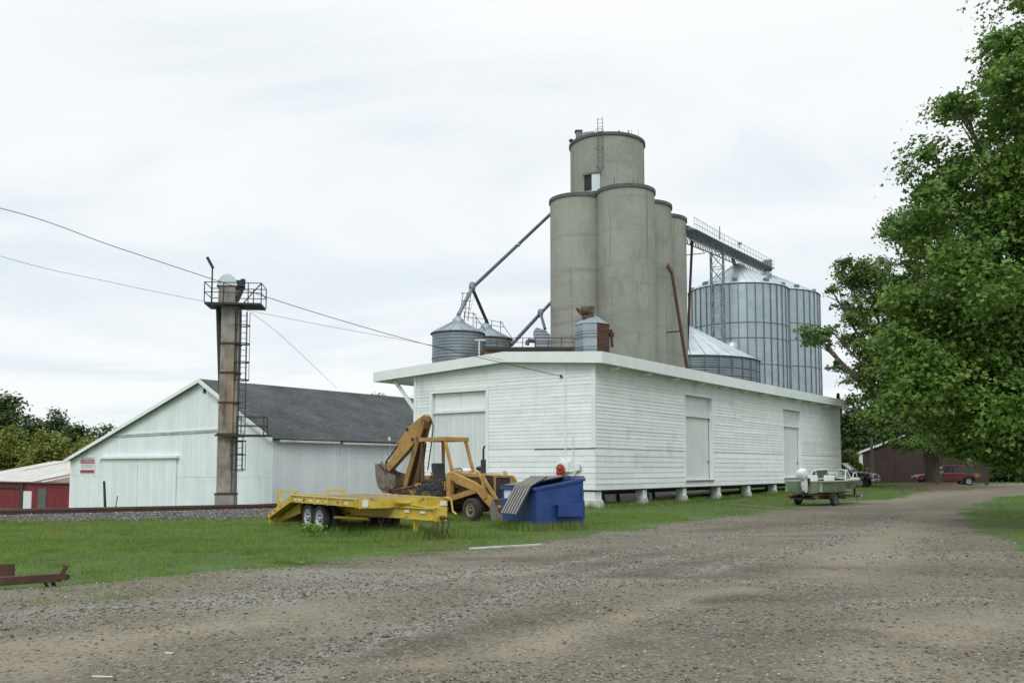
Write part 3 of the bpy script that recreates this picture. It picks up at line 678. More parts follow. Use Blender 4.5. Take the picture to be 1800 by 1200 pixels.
hroof = MB().lathe([(hR - .05, hz - ZG - .27), (hR + .12, hz - ZG - .25), (hR + .12, hz - ZG), (0, hz - ZG + .12)], 80, ho, smooth=False).build('headhouse_roof', 'slab', ce)
# filler concrete between the drums
MB().prism([(0, 0), (q_.x * 10.1, q_.y * 10.1), (q_.x * 10.1 + qp.x * 4.5, q_.y * 10.1 + qp.y * 4.5), (qp.x * 4.5, qp.y * 4.5)], -.2, zt - ZG - .4, 'xy').build('core', 'concrete', ce)
def cyl_hit(px, py, C, r_):
    d = ray(px, py); a = d.x ** 2 + d.y ** 2; b = -2 * (d.x * C.x + d.y * C.y); c = C.x ** 2 + C.y ** 2 - r_ * r_
    t = (-b - math.sqrt(max(0, b * b - 4 * a * c))) / (2 * a); return Vector((0, 0, EYE)) + d * t
HC = Vector((hc.x, hc.y, 0))
def on_drum(px0, px1, py0, py1, C, r_, out, thick, name, mat, parent):
    p = cyl_hit((px0 + px1) / 2, (py0 + py1) / 2, C, r_); n_ = Vector((p.x - C.x, p.y - C.y, 0)).normalized()
    w = (at(px1, py0, p.y) - at(px0, py0, p.y)).length / max(.5, abs(n_.y)); h = at(px0, py0, p.y).z - at(px0, py1, p.y).z
    m_ = MB().box(rl(ce, p + n_ * (out - thick / 2 + .02)), (w, thick, h), Matrix.Rotation(math.atan2(n_.y, n_.x) + math.pi / 2, 3, 'Z'))
    return m_.build(name, mat, parent)
dr = on_drum(1028, 1041, 308, 334, HC, hR, .03, .1, 'door_opening', 'dark_gap', ce)
on_drum(1041, 1055, 305, 336, HC, hR, .09, .06, 'sliding_door', 'galv_roof', ce)
on_drum(1026, 1056, 303.5, 307, HC, hR, .14, .12, 'door_track', 'steel', ce)
# caged ladder on the headhouse
lad = MB(); pb = cyl_hit(1056, 300, HC, hR); n_ = Vector((pb.x - HC.x, pb.y - HC.y, 0)).normalized(); tv = Vector((-n_.y, n_.x, 0))
zt0, zt1 = cyl_hit(1056, 298, HC, hR).z, hz + 1.3; base = Vector((pb.x, pb.y, 0)) + n_ * .18
for w in (-.22, .22): lad.tube(rl(ce, base + tv * w + Vector((0, 0, zt0))), rl(ce, base + tv * w + Vector((0, 0, zt1))), .03, n=5)
for z in np.arange(zt0, zt1, .35): lad.tube(rl(ce, base - tv * .22 + Vector((0, 0, z))), rl(ce, base + tv * .22 + Vector((0, 0, z))), .018, n=4)
for z in np.linspace(zt0 + .1, hz, 3): lad.ring(rl(ce, base + n_ * .35 + Vector((0, 0, z))), .38, .022, 12)
lad.build('ladder', 'steel', ce)
# roof gear on the headhouse
def rp(px, Y, z): p = at(px, 240, Y); return rl(ce, (p.x, p.y, z))
bx = MB(); a = rp(1022, 82, hz); b = rp(1054, 82, hz)
bx.prism([(a.x, 0.06), (b.x, .06), (b.x + .05, .55), (b.x - .55, 1.15), (a.x + .1, 1.05), (a.x, .95)], 0, 1.5, 'xz')
o = bx.build('hood', 'galv_dark', ce); o.location = (0, a.y - .4, hz - ZG)
MB().box(rp(1017, 82, hz + .62), (.5, .6, 1.2)).box(rp(1017, 82, hz + 1.26), (.7, .8, .08)).build('duct', 'steel', ce)
MB().tube(rp(1004, 82, hz), rp(1004, 82, hz + .35), .07, n=6).lathe([(0, .3), (.2, .3), (.22, .45), (.1, .55), (0, .55)], 10, rp(1004, 82, hz)).build('vent', 'dark_steel', ce)
MB().tube(rp(1088, 80.5, hz), rp(1088, 80.5, hz + .75), .11, n=8).build('vent', 'steel', ce)
MB().tube(rp(1105, 80.5, hz), rp(1105, 80.5, hz + .5), .03, n=6).box(rp(1105, 80.5, hz + .62), (.12, .12, .35)).build('lamp', 'steel', ce)
for px in (1122, 1095, 1110): MB().tube(rp(px, 80.5, hz), rp(px, 80.5, hz + .9), .014, n=4).build('rod', 'steel', ce)
for px, py, Y, h in ((1080, 322, 76.5, .9), (1113, 322, 76.6, .85), (1121, 323, 76.8, .85), (1002, 337, 80, .25)):
    p = at(px, py, Y); p.z = zt
    MB().tube(rl(ce, p), rl(ce, p + Vector((0, 0, h))), .035 if h > .3 else .25, n=6).build('vent', 'steel', ce)
# rusty drop pipe on brackets
dp = MB(); P0 = at(1173, 468, 79.6); P1 = at(1181, 480, 79.3); P2 = at(1209, 655, 78.3)
dp.path([rl(ce, P0), rl(ce, P1), rl(ce, P2)], .14, 10); dp.build('drop_pipe', 'rust', ce)
MB().bar(rl(ce, at(1172, 584, 80.3)), rl(ce, at(1197, 582, 78.8)), .1, .1).bar(rl(ce, at(1174, 466, 80.4)), rl(ce, at(1181, 478, 79.4)), .12, .3).build('bracket', 'rust', ce)
MB().tube(rl(ce, cyl_hit(1181, 497, tanks[1], rS)), rl(ce, cyl_hit(1181, 497, tanks[1], rS) - Vector((0, 0, 1.1))), .2, n=8).build('wall_box', 'concrete', ce)
# ------------------------------------------------------------------ steel bins
def steel_bin(name, label, cat, px, Y, r_, zb, ze, za, nb, wall, roof, stiff=None, rings=(), rcap=.6, group=None, roofrib=True, vents=0, pye=500, smat='galv_dark'):
    p = at(px, pye, Y); root = thing(name, label, cat, (p.x, p.y, zb), 0, group)
    da = 2 * math.pi / nb; sub = 3
    wm = MB().lathe([(r_, 0), (r_, ze - zb)], sub, arc=(0, da)).mesh('wall_panel', M[wall])
    rm = MB(); rm.lathe([(r_ + .12, ze - zb - .03), (r_ + .12, ze - zb + .02), (rcap, za - zb)], sub, arc=(.004, da - .004), smooth=True)
    if roofrib: rm.bar((r_ + .1, 0, ze - zb + .04), (rcap, 0, za - zb + .03), .07, .07)
    rm = rm.mesh('roof_panel', M[roof])
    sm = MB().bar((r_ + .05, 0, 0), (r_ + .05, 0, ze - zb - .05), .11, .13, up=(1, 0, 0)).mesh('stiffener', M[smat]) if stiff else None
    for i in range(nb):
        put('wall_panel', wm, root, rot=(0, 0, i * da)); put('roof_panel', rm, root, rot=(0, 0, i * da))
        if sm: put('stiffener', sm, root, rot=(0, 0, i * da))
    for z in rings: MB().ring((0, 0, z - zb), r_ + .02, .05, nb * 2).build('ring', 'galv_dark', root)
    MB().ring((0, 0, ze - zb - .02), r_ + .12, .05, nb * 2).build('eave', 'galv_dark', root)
    MB().lathe([(rcap + .05, za - zb - .15), (rcap + .05, za - zb + .2), (rcap * .6, za - zb + .42), (0, za - zb + .5)], 20).build('cap', roof, root)
    for j in range(vents):
        a = 2 * math.pi * (j + .3) / vents; f = .9; zv = ze - zb + (za - ze) * (1 - f) + .2; rr = rcap + (r_ - rcap) * f
        MB().box((rr * math.cos(a), rr * math.sin(a), zv), (.5, .6, .45), (0, 0, a)).build('roof_vent', 'galv_dark', root)
    return root
zA = at(1211, 514, 118).z; zAa = at(1292, 470, 118).z
steel_bin('grain_bin', 'tall corrugated steel grain bin beside the lattice tower', 'grain bin', 1297, 118, 86 / 1573 * 118, ZG, zA, zAa, 38, 'galv', 'galv_roof', True,
          [at(1300, y, 112).z for y in (567, 594, 640)], .9, 'tall steel grain bins', vents=9)
zB = at(1434, 525, 133).z; zBa = at(1340, 484, 133).z
steel_bin('grain_bin', 'tall corrugated steel grain bin under the outer end of the conveyor', 'grain bin', 1345, 133, 91 / 1573 * 133, ZG, zB, zBa, 40, 'galv', 'galv_roof', True,
          [at(1400, y, 127).z for y in (570, 600, 645)], .9, 'tall steel grain bins', vents=9)
zL = at(1329, 640, 97).z; zLa = at(1200, 572, 97).z
lbin = steel_bin('storage_bin', 'squat blue-grey steel bin with pale conical roof behind the warehouse', 'storage bin', 1198, 97, 131 / 1573 * 97, ZG, zL, zLa, 34, 'bin_grey', 'galv_roof', True,
          [at(1270, 646, 90).z, at(1270, 660, 90).z, at(1270, 633, 90).z - 3.4], .7, None, roofrib=False)
p = at(1287, 612, 95); o = rl(lbin, p)
MB().lathe([(0, -.25), (.62, -.25), (.62, .25), (0, .25)], 16, o + Vector((0, 0, .1)), 'y').box(o + Vector((-.25, 0, -.35)), (.5, .5, .9)).build('blower', 'galv_roof', lbin)
zs1 = at(760, 587, 74).z; za1 = at(805, 566, 74).z
b1 = steel_bin('hopper_bin', 'small grey steel bin under the left arm of the forked spout', 'bin', 805, 74, 45.5 / 1573 * 74, ZG, zs1, za1, 14, 'bin_grey', 'bin_roof_grey', None, [zs1 - 2.1], .42, 'small grey bins beneath the spouts', pye=587)
zs2 = at(898, 597, 77.6).z; za2 = at(854, 577, 77.6).z
b2_ = steel_bin('hopper_bin', 'small grey steel bin under the right arm of the forked spout', 'bin', 854, 77.6, 45 / 1573 * 77.6, ZG, zs2, za2, 14, 'bin_grey', 'bin_roof_grey', None, [zs2 - 2], .42, 'small grey bins beneath the spouts', pye=597)
# guard rails and ladder stubs on the small bins
for (root, cpx, cpy, Y) in ((b1, 824, 560, 74), (b2_, 845, 570, 77.6), (b2_, 872, 575, 77.6)):
    g_ = MB()
    for dx in (-.35, .35): g_.tube(rl(root, at(cpx + dx * 22, cpy + 18, Y)), rl(root, at(cpx + dx * 22, cpy - 12, Y)), .03, n=5)
    for dy in (-12, -4): g_.tube(rl(root, at(cpx - 10, cpy + dy, Y)), rl(root, at(cpx + 14, cpy + dy + 4, Y)), .025, n=5)
    g_.tube(rl(root, at(cpx + 8, cpy - 10, Y)), rl(root, at(cpx + 30, cpy + 22, Y)), .03, n=5)
    g_.build('guard_rail', 'steel', root)
# spouts
sp = thing('grain_spout', 'long forked steel spout running from the silos down to two small bins', 'spout', tuple(at(830, 505, 75.5)), 0)
J = at(830, 506, 75.5)
MB().tube(rl(sp, at(984, 361, 84)), rl(sp, J), .15, n=10).build('pipe', 'spout', sp)
MB().ring(rl(sp, at(910, 431, 79.6)), .2, .08, 12).build('flange', 'galv', sp)
MB().lathe([(0, -.5), (.22, -.4), (.3, 0), (.22, .4), (0, .5)], 12, (0, 0, 0)).build('junction', 'galv_dark', sp)
MB().path([rl(sp, J), rl(sp, at(806, 553, 74)), rl(sp, at(803, 564, 74))], .17, 10).build('pipe', 'bin_grey', sp)
MB().path([rl(sp, J), rl(sp, at(857, 568, 77.6)), rl(sp, at(855, 578, 77.6))], .14, 10).build('pipe', 'dark_steel', sp)
fr_ = MB()
for px in (812, 820, 826): fr_.tube(rl(sp, at(px + 2, 514, 74.5)), rl(sp, at(px - 4, 564, 74)), .035, n=5)
for py in (515, 528, 541): fr_.tube(rl(sp, at(810, py, 74.4)), rl(sp, at(828, py + 1, 74.4)), .03, n=5)
fr_.tube(rl(sp, at(833, 520, 74.5)), rl(sp, at(822, 565, 74)), .012, n=4)
fr_.build('support_frame', 'steel', sp)
s2p = thing('grain_spout', 'short steel spout slanting from the silos onto the rusty annex roof', 'spout', tuple(at(950, 550, 77)), 0)
MB().tube(rl(s2p, at(976, 524, 82.5)), rl(s2p, at(949, 552, 77)), .15, n=10).tube(rl(s2p, at(949, 552, 77)), rl(s2p, at(899, 606, 72.5)), .16, n=10).build('pipe', 'spout', s2p)
MB().lathe([(0, -.4), (.2, -.3), (.27, 0), (.2, .3), (0, .4)], 12, (0, 0, 0)).build('junction', 'galv_dark', s2p)
MB().tube((0, 0, 0), rl(s2p, at(958, 578, 73.5)), .13, n=10).build('pipe', 'spout', s2p)
# annex with rusty roof, guard rail and dust hood
zx = at(930, 606, 71).z; xa = at(851, 606, 71).x; xb = at(1009, 606, 71).x
an = thing('elevator_annex', 'rusty roofed annex with guard rail between the small bins and silos', 'annex building', ((xa + xb) / 2, 73, ZG), 0); hw = (xb - xa) / 2
MB().bb(-hw, hw, -2, 1.9, 0, zx - ZG - .3).build('wall', 'rust_pale', an)
nS = 14
rm = MB().bb(.01, 2 * hw / nS - .01, -2.2, 2.1, 0, .05).mesh('roof_sheet', M['tin_rusty'])
for i in range(nS): put('roof_sheet', rm, an, (-hw + i * 2 * hw / nS, 0, zx - ZG - .28 + .012 * (i % 2)), (.03, 0, 0))
MB().bb(-hw - .05, hw + .05, -2.26, -2.2, zx - ZG - .45, zx - ZG - .2).build('eave_board', 'dark_steel', an)
g_ = MB()
for i in range(8): g_.tube((-hw + i * 2 * hw / 7, -2.15, zx - ZG - .25), (-hw + i * 2 * hw / 7, -2.15, zx - ZG + .55), .03, n=5)
for z in (.18, .55): g_.tube((-hw, -2.15, zx - ZG + z), (hw, -2.15, zx - ZG + z), .025, n=5)
g_.build('guard_rail', 'rust', an)
p = rl(an, at(952, 606, 72.5)); hd = MB()
hd.prism([(p.x - .5, zx - ZG - .25), (p.x + .75, zx - ZG - .25), (p.x + .75, zx - ZG + .9), (p.x + .3, zx - ZG + 1.35), (p.x - .45, zx - ZG + 1.55), (p.x - .65, zx - ZG + 1.3)], -1, .6, 'xz'); hd.build('dust_hood', 'bin_grey', an)
MB().path([(p.x - .6, -.6, zx - ZG + .5), (p.x - 1.1, -.8, zx - ZG + .55), (p.x - 1.2, -.8, zx - ZG + .15)], .17, 8).build('duct', 'steel', an)
p = rl(an, at(838, 603, 71)); MB().bb(-hw - .45, -hw - .33, -2.2, -2.1, 0, zx - ZG + .3).bb(-hw - .05 - .7, -hw + .1, -2.25, -2.05, zx - ZG + .3, zx - ZG + .42).build('post', 'tin', an)
# small octagonal dust bin with rusty side
pd = at(1041, 590, 71); zt8 = at(1041, 572, 71).z; za8 = at(1041, 553, 71).z; r8 = 31.5 / 1573 * 71
ob8 = thing('dust_bin', 'small octagonal steel bin with conical roof and rusty dark side', 'bin', (pd.x, pd.y, ZG), R(10))
for i in range(8):
    a0, a1 = i * math.pi / 4, (i + 1) * math.pi / 4
    nrm = (a0 + a1) / 2 + R(10); mt = 'rust' if math.cos(nrm) > .25 else 'galv_dark'
    nL = 5
    for j in range(nL):
        z1 = zt8 - ZG - j * .62; z0 = z1 - .60
        P = [(r8 * math.cos(a), r8 * math.sin(a), z) for z in (z0, z1) for a in (a0, a1)]
        mt2 = 'rust' if mt == 'rust' else ('bin_roof_grey' if j % 2 == 0 else 'bin_grey')
        m_ = MB().add(P, [(0, 1, 3, 2)]); q2 = [(x * .97, y * .97, z) for x, y, z in P]; m_.add(q2, [(0, 2, 3, 1)]); m_.build('wall_panel', mt2, ob8)
    P = [(r8 * 1.05 * math.cos(a0), r8 * 1.05 * math.sin(a0), zt8 - ZG), (r8 * 1.05 * math.cos(a1), r8 * 1.05 * math.sin(a1), zt8 - ZG), (.2 * math.cos(a1), .2 * math.sin(a1), za8 - ZG), (.2 * math.cos(a0), .2 * math.sin(a0), za8 - ZG)]
    MB().add(P, [(0, 1, 2, 3)]).build('roof_panel', 'bin_roof_grey', ob8)
MB().lathe([(r8 * .96, 0), (r8 * .96, zt8 - ZG - 3.1)], 8).build('base', 'galv_dark', ob8)
jk = MB(); jp = rl(ob8, at(1034, 549, 70.7)); jp = Matrix.Rotation(-R(10), 3, 'Z') @ jp
jk.lathe([(0, -.3), (.33, -.3), (.4, 0), (.33, .35), (0, .35)], 12, jp + Vector((-.3, 0, .1)), 'x').box(jp + Vector((.25, 0, .2)), (.4, .5, .55)).tube(jp + Vector((-.5, 0, -.2)), jp + Vector((-.95, 0, .3)), .12, n=8)
jk.box(jp + Vector((0, 0, -.42)), (.9, .7, .3)).build('fan', 'machine_dirty', ob8)
jk = MB(); jp = Matrix.Rotation(-R(10), 3, 'Z') @ rl(ob8, at(1074, 590, 71)); jk.tube(jp + Vector((0, 0, .5)), jp + Vector((.1, 0, -.9)), .12, n=8).box(jp + Vector((.05, 0, .1)), (.35, .3, .3)); jk.build('chute', 'rust', ob8)
# ------------------------------------------------------------------ conveyor bridge and its lattice tower
S0 = at(1203, 404, 86); T0 = at(1260, 431, 106.5); E0 = at(1349, 473, 131)
cv = thing('conveyor_bridge', 'grey overhead conveyor bridge with handrails from silos to tall bins', 'conveyor', tuple(T0), 0)
rng_ = [S0, T0, E0]
def span(a, b):
    d = (b - a); L_ = d.length; t = d / L_; side = Vector((t.y, -t.x, 0)).normalized() * .55; up = Vector((0, 0, 1)); n = int(L_ / 1.6)
    tr = MB()
    for sg in (-1, 1):
        for dz in (0, -1.0): tr.bar(rl(cv, a + side * sg + up * dz), rl(cv, b + side * sg + up * dz), .10, .12)
        for i in range(n):
            p, q = a + d * (i / n), a + d * ((i + 1) / n)
            tr.bar(rl(cv, p + side * sg), rl(cv, q + side * sg - up * 1.0), .06, .06); tr.bar(rl(cv, q + side * sg), rl(cv, q + side * sg - up * 1.0), .05, .05)
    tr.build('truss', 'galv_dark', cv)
    MB().bar(rl(cv, a + up * .18), rl(cv, b + up * .18), .75, .45).build('trough', 'steel', cv)
    hr_ = MB()
    for sg in (-1, 1):
        w = side * sg * 1.75
        for dz in (.55, 1.15): hr_.bar(rl(cv, a + w + up * dz), rl(cv, b + w + up * dz), .045, .045)
        for i in range(n + 1): p = a + d * (i / n) + w; hr_.bar(rl(cv, p - up * .05), rl(cv, p + up * 1.15), .045, .045)
    hr_.build('handrail', 'galv', cv)
    MB().bar(rl(cv, a + side * 1.4 - up * .03), rl(cv, b + side * 1.4 - up * .03), .7, .05).bar(rl(cv, a - side * 1.4 - up * .03), rl(cv, b - side * 1.4 - up * .03), .7, .05).build('walkway', 'galv_dark', cv)
span(S0, T0); span(T0, E0)
e = rl(cv, E0); MB().box(e + Vector((0, 0, .5)), (1.1, 1.1, 1.6)).build('drive_head', 'steel', cv)
MB().tube(rl(cv, at(1284, 442, 112.5)), rl(cv, at(1291, 467, 118)), .2, n=8).build('drop_spout', 'steel', cv)
MB().tube(rl(cv, at(1265, 421, 106.5)), rl(cv, at(1265, 398, 106.5)), .06, n=5).build('lamp_post', 'steel', cv)
MB().tube(rl(cv, at(1300, 437, 116)), rl(cv, at(1300, 428, 116)), .05, n=5).box(rl(cv, at(1300, 428, 116)), (.5, .3, .3)).build('lamp', 'steel', cv)
tw = thing('lattice_tower', 'slim galvanised lattice tower holding up the conveyor bridge', 'lattice tower', (T0.x, T0.y, Hf(T0.x, T0.y)), R(-20))
h_ = T0.z - tw.location.z - 1.0; lt = .72
for sx in (-1, 1):
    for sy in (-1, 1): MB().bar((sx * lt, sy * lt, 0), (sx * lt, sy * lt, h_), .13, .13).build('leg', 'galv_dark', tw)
br = MB(); nseg = 16
for i in range(nseg):
    z0, z1 = h_ * i / nseg, h_ * (i + 1) / nseg
    for (a, b) in (((-1, -1), (1, -1)), ((1, -1), (1, 1)), ((1, 1), (-1, 1)), ((-1, 1), (-1, -1))):
        A = Vector((a[0] * lt, a[1] * lt, 0)); B = Vector((b[0] * lt, b[1] * lt, 0)); u = Vector((0, 0, 1))
        br.bar(A + u * z0, B + u * z1, .06, .06); br.bar(B + u * z0, A + u * z1, .06, .06); br.bar(A + u * z1, B + u * z1, .07, .07)
br.build('bracing', 'galv', tw)
MB().tube(rl(tw, at(1215, 420, 88)), rl(tw, at(1206, 530, 88)), .12, n=8) if False else None
op = thing('support_pole', 'dark leaning steel prop beneath the conveyor beside the silos', 'support pole', tuple(at(1203, 640, 90.5)), 0)
MB().tube(rl(op, at(1217, 418, 89)), rl(op, at(1204, 700, 90.5)), .13, n=8).build('pole', 'rust', op)
MB().tube(rl(op, at(1206, 448, 89.2)), rl(op, at(1239, 445, 92)), .05, n=6).tube(rl(op, at(1239, 445, 92)), rl(op, at(1219, 425, 89.2)), .025, n=5).build('stay', 'steel', op)
# ------------------------------------------------------------------ bucket elevator leg by the track
lp = at(400, 800, 46); PXM = 46 / 1573
lg = thing('bucket_elevator', 'tall rusty steel bucket elevator leg with platforms and caged ladder', 'bucket elevator', (lp.x, lp.y, -1.0), R(7))
ROT = Matrix.Rotation(-R(7), 3, 'Z')
def lx(px, py, dy=0.): p = ROT @ (at(px, py, 46) - lg.location); return Vector((p.x, dy, p.z))
zb0 = 0.0; zbt = lx(397, 868).z; ztop = lx(400, 498).z
w0 = (lx(413, 800).x - lx(386, 800).x)
cx_ = lx(400, 800).x
MB().bb(cx_ - .50, cx_ + .44, -.5, .55, 0, zbt).build('boot', 'leg_steel', lg, bevel=.03)
MB().bb(cx_ - .53, cx_ + .47, -.53, .58, zbt - .02, zbt + .06).build('boot_flange', 'rust', lg)
zs = [zbt + .08] + [lx(400, y).z for y in (763, 708, 656, 605)] + [lx(400, 540).z]
for i in range(5):
    ca = cx_ + .012 * i
    MB().bb(ca - .44, ca + .27, -.42, .42, zs[i], zs[i + 1]).bb(ca + .275, ca + .43, -.30, .42, zs[i], zs[i + 1]).build('casing', 'leg_steel', lg)
    if i: MB().bb(ca - .49, ca + .48, -.46, .46, zs[i] - .04, zs[i] + .05).build('flange', 'rust', lg)
hx = lx(402, 510)
MB().bb(hx.x - .42, hx.x + .42, -.45, .45, zs[5], lx(400, 505).z).build('head', 'leg_steel', lg)
zc = lx(400, 505).z; dome = MB()
dome.prism([(hx.x - .5 + .5 * (1 - math.cos(t)), zc + .62 * math.sin(t)) for t in np.linspace(0, math.pi, 14)], -.42, .42, 'xz'); dome.build('dome', 'galv_roof', lg)
MB().bb(hx.x - .52, hx.x + .52, -.46, .46, zc - .06, zc + .01).build('dome_flange', 'rust', lg)
MB().box((lx(421, 503).x, -.2, lx(421, 500).z), (.55, .4, .32)).box((lx(428, 498).x, -.2, lx(428, 496).z), (.2, .3, .25)).bar((lx(417, 530).x, -.2, lx(417, 530).z), (lx(429, 500).x, -.2, lx(429, 503).z), .18, .2).build('motor', 'dark_steel', lg)
pz = lx(400, 537).z; pl = MB()
pl.bb(lx(367, 537).x, lx(463, 537).x, -.95, -.46, pz - .1, pz).bb(lx(418, 537).x, lx(463, 537).x, -.46, .7, pz - .1, pz).bb(lx(367, 537).x, lx(386, 537).x, -.46, .7, pz - .1, pz)
pl.build('platform', 'dark_steel', lg)
def rail(x0, x1, y0, y1, z, h, name='guard_rail', extra=()):
    g = MB(); cs = [(x0, y0), (x1, y0), (x1, y1), (x0, y1)]
    for x, y in cs + list(extra): g.tube((x, y, z), (x, y, z + h), .028, n=5)
    for zz_ in (h * .5, h):
        for a, b in zip(cs, cs[1:] + cs[:1]): g.tube((*a, z + zz_), (*b, z + zz_), .024, n=5)
    return g.build(name, 'dark_steel', lg)
xm = lx(441, 520).x
rail(lx(367, 537).x, lx(463, 537).x, -.95, .7, pz, 1.02, extra=[(xm, -.95), (xm, .7), (lx(400, 500).x, -.95)])
MB().bar((xm - .2, -.95, pz), (lx(463, 500).x, -.95, pz + 1.0), .05, .05).build('brace', 'dark_steel', lg)
# lamp on its mast
x = lx(380, 500).x; zl = lx(380, 478).z
MB().tube((x, -.9, pz), (x, -.9, zl), .04, n=6).build('lamp_mast', 'dark_steel', lg)
MB().bar((x + .03, -.9, zl - .02), (x - .26, -.95, zl + .52), .2, .13).build('lamp_head', 'dark_steel', lg)
# spout on the track side
MB().tube((lx(386, 545).x - .06, .1, pz - .1), (lx(384, 690).x + .06, .1, lx(384, 690).z), .14, .07, n=8).build('spout', 'dark_steel', lg)
# caged ladders
def ladder(px, y0, y1, hoops, xr=.24):
    g = MB(); xl = lx(px, 700).x; z0, z1 = lx(px, y1).z, lx(px, y0).z
    for dx in (0, .34): g.tube((xl + dx, -.1, z0), (xl + dx, -.1, z1), .022, n=5)
    for z in np.arange(z0, z1, .3): g.tube((xl, -.1, z), (xl + .34, -.1, z), .014, n=4)
    g.build('ladder', 'dark_steel', lg); c = MB()
    for y in hoops: c.ring((xl + .17, -.42, lx(px, y).z), .37, .03, 14)
    for a in (-.1, -.9, -1.57, -2.2, -3.0):
        c.tube((xl + .17 + .37 * math.cos(a), -.42 + .37 * math.sin(a), lx(px, hoops[-1]).z), (xl + .17 + .37 * math.cos(a), -.42 + .37 * math.sin(a), lx(px, hoops[0]).z + (.7 if len(hoops) > 3 else 0)), .016, n=4)
    c.build('ladder_cage', 'dark_steel', lg)
ladder(420, 548, 768, (574, 606, 638, 669)); ladder(417, 760, 828, (775, 799, 825))
mz = lx(430, 764).z
MB().bb(lx(413, 764).x, lx(474, 764).x, -.75, .5, mz - .09, mz).bb(lx(383, 764).x, lx(413, 764).x, -.75, -.5, mz - .09, mz).build('platform', 'dark_steel', lg)
rail(lx(420, 764).x, lx(466, 764).x, -.72, .48, mz, .92)
# ------------------------------------------------------------------ white barn across the track
B0 = at(480, 800, 50)
bn = thing('barn', 'white barn with long lopsided gable and grey shingle roof', 'barn', (B0.x, B0.y, ZG), RZ)
def bf(px, py): p = hit(px, py, B0, DK); q = p - B0; return q.dot(ES), p.z - ZG
yr, zr = bf(357, 668); yl, zl = bf(124, 807); ye, ze = 0.0, bf(479, 768)[1]
BL = 20.5
def gz_(y): return float(np.interp(y, [0, yr, yl], [ze, zr, zl]))
gw = MB().prism([(0.05, 0), (yl - .05, 0), (yl - .05, zl - .1), (yr, zr - .1), (.05, ze - .1)], .03, .2, 'yz').build('wall', 'barn_white', bn)
sw = MB().bb(.21, BL, .03, .2, 0, ze - .05).build('wall', 'barn_white', bn)
MB().prism([(0.05, 0), (yl - .05, 0), (yl - .05, zl - .1), (yr, zr - .1), (.05, ze - .1)], BL, BL + .15, 'yz').build('wall', 'barn_white', bn)
MB().bb(.21, BL, yl - .2, yl - .03, 0, zl - .05).build('wall', 'barn_white', bn)
bw = .31; y = 0.0
while y < yl - .05:
    y2 = min(y + bw, yl); j = random.uniform(0, .008)
    for (za_, zb_) in ((.0, bf(300, 838)[1]), (bf(300, 838)[1] + .02, None)):
        ta = gz_(y + .004) - .06 if zb_ is None else zb_; tb = gz_(y2 - .004) - .06 if zb_ is None else zb_
        if min(ta, tb) < za_ + .1: continue
        P = [(-.0 - j, y + .004, za_), (-j, y2 - .004, za_), (-j, y2 - .004, tb), (-j, y + .004, ta), (.028, y + .004, za_), (.028, y2 - .004, za_), (.028, y2 - .004, tb), (.028, y + .004, ta)]
        if y < yr < y2: P[2] = (-j, y2 - .004, tb); 
        MB().add(P, [(0, 1, 2, 3), (5, 4, 7, 6), (3, 2, 6, 7), (1, 0, 4, 5), (0, 3, 7, 4), (2, 1, 5, 6)]).build('siding_board', 'barn_white', gw)
    y = y2
sb = MB().bb(0, bw - .008, 0, .026, .0, ze - .06).mesh('siding_board', M['barn_white'])
for i in range(int((BL) / bw)): put('siding_board', sb, sw, (i * bw + .004, random.uniform(-.006, .002), 0))
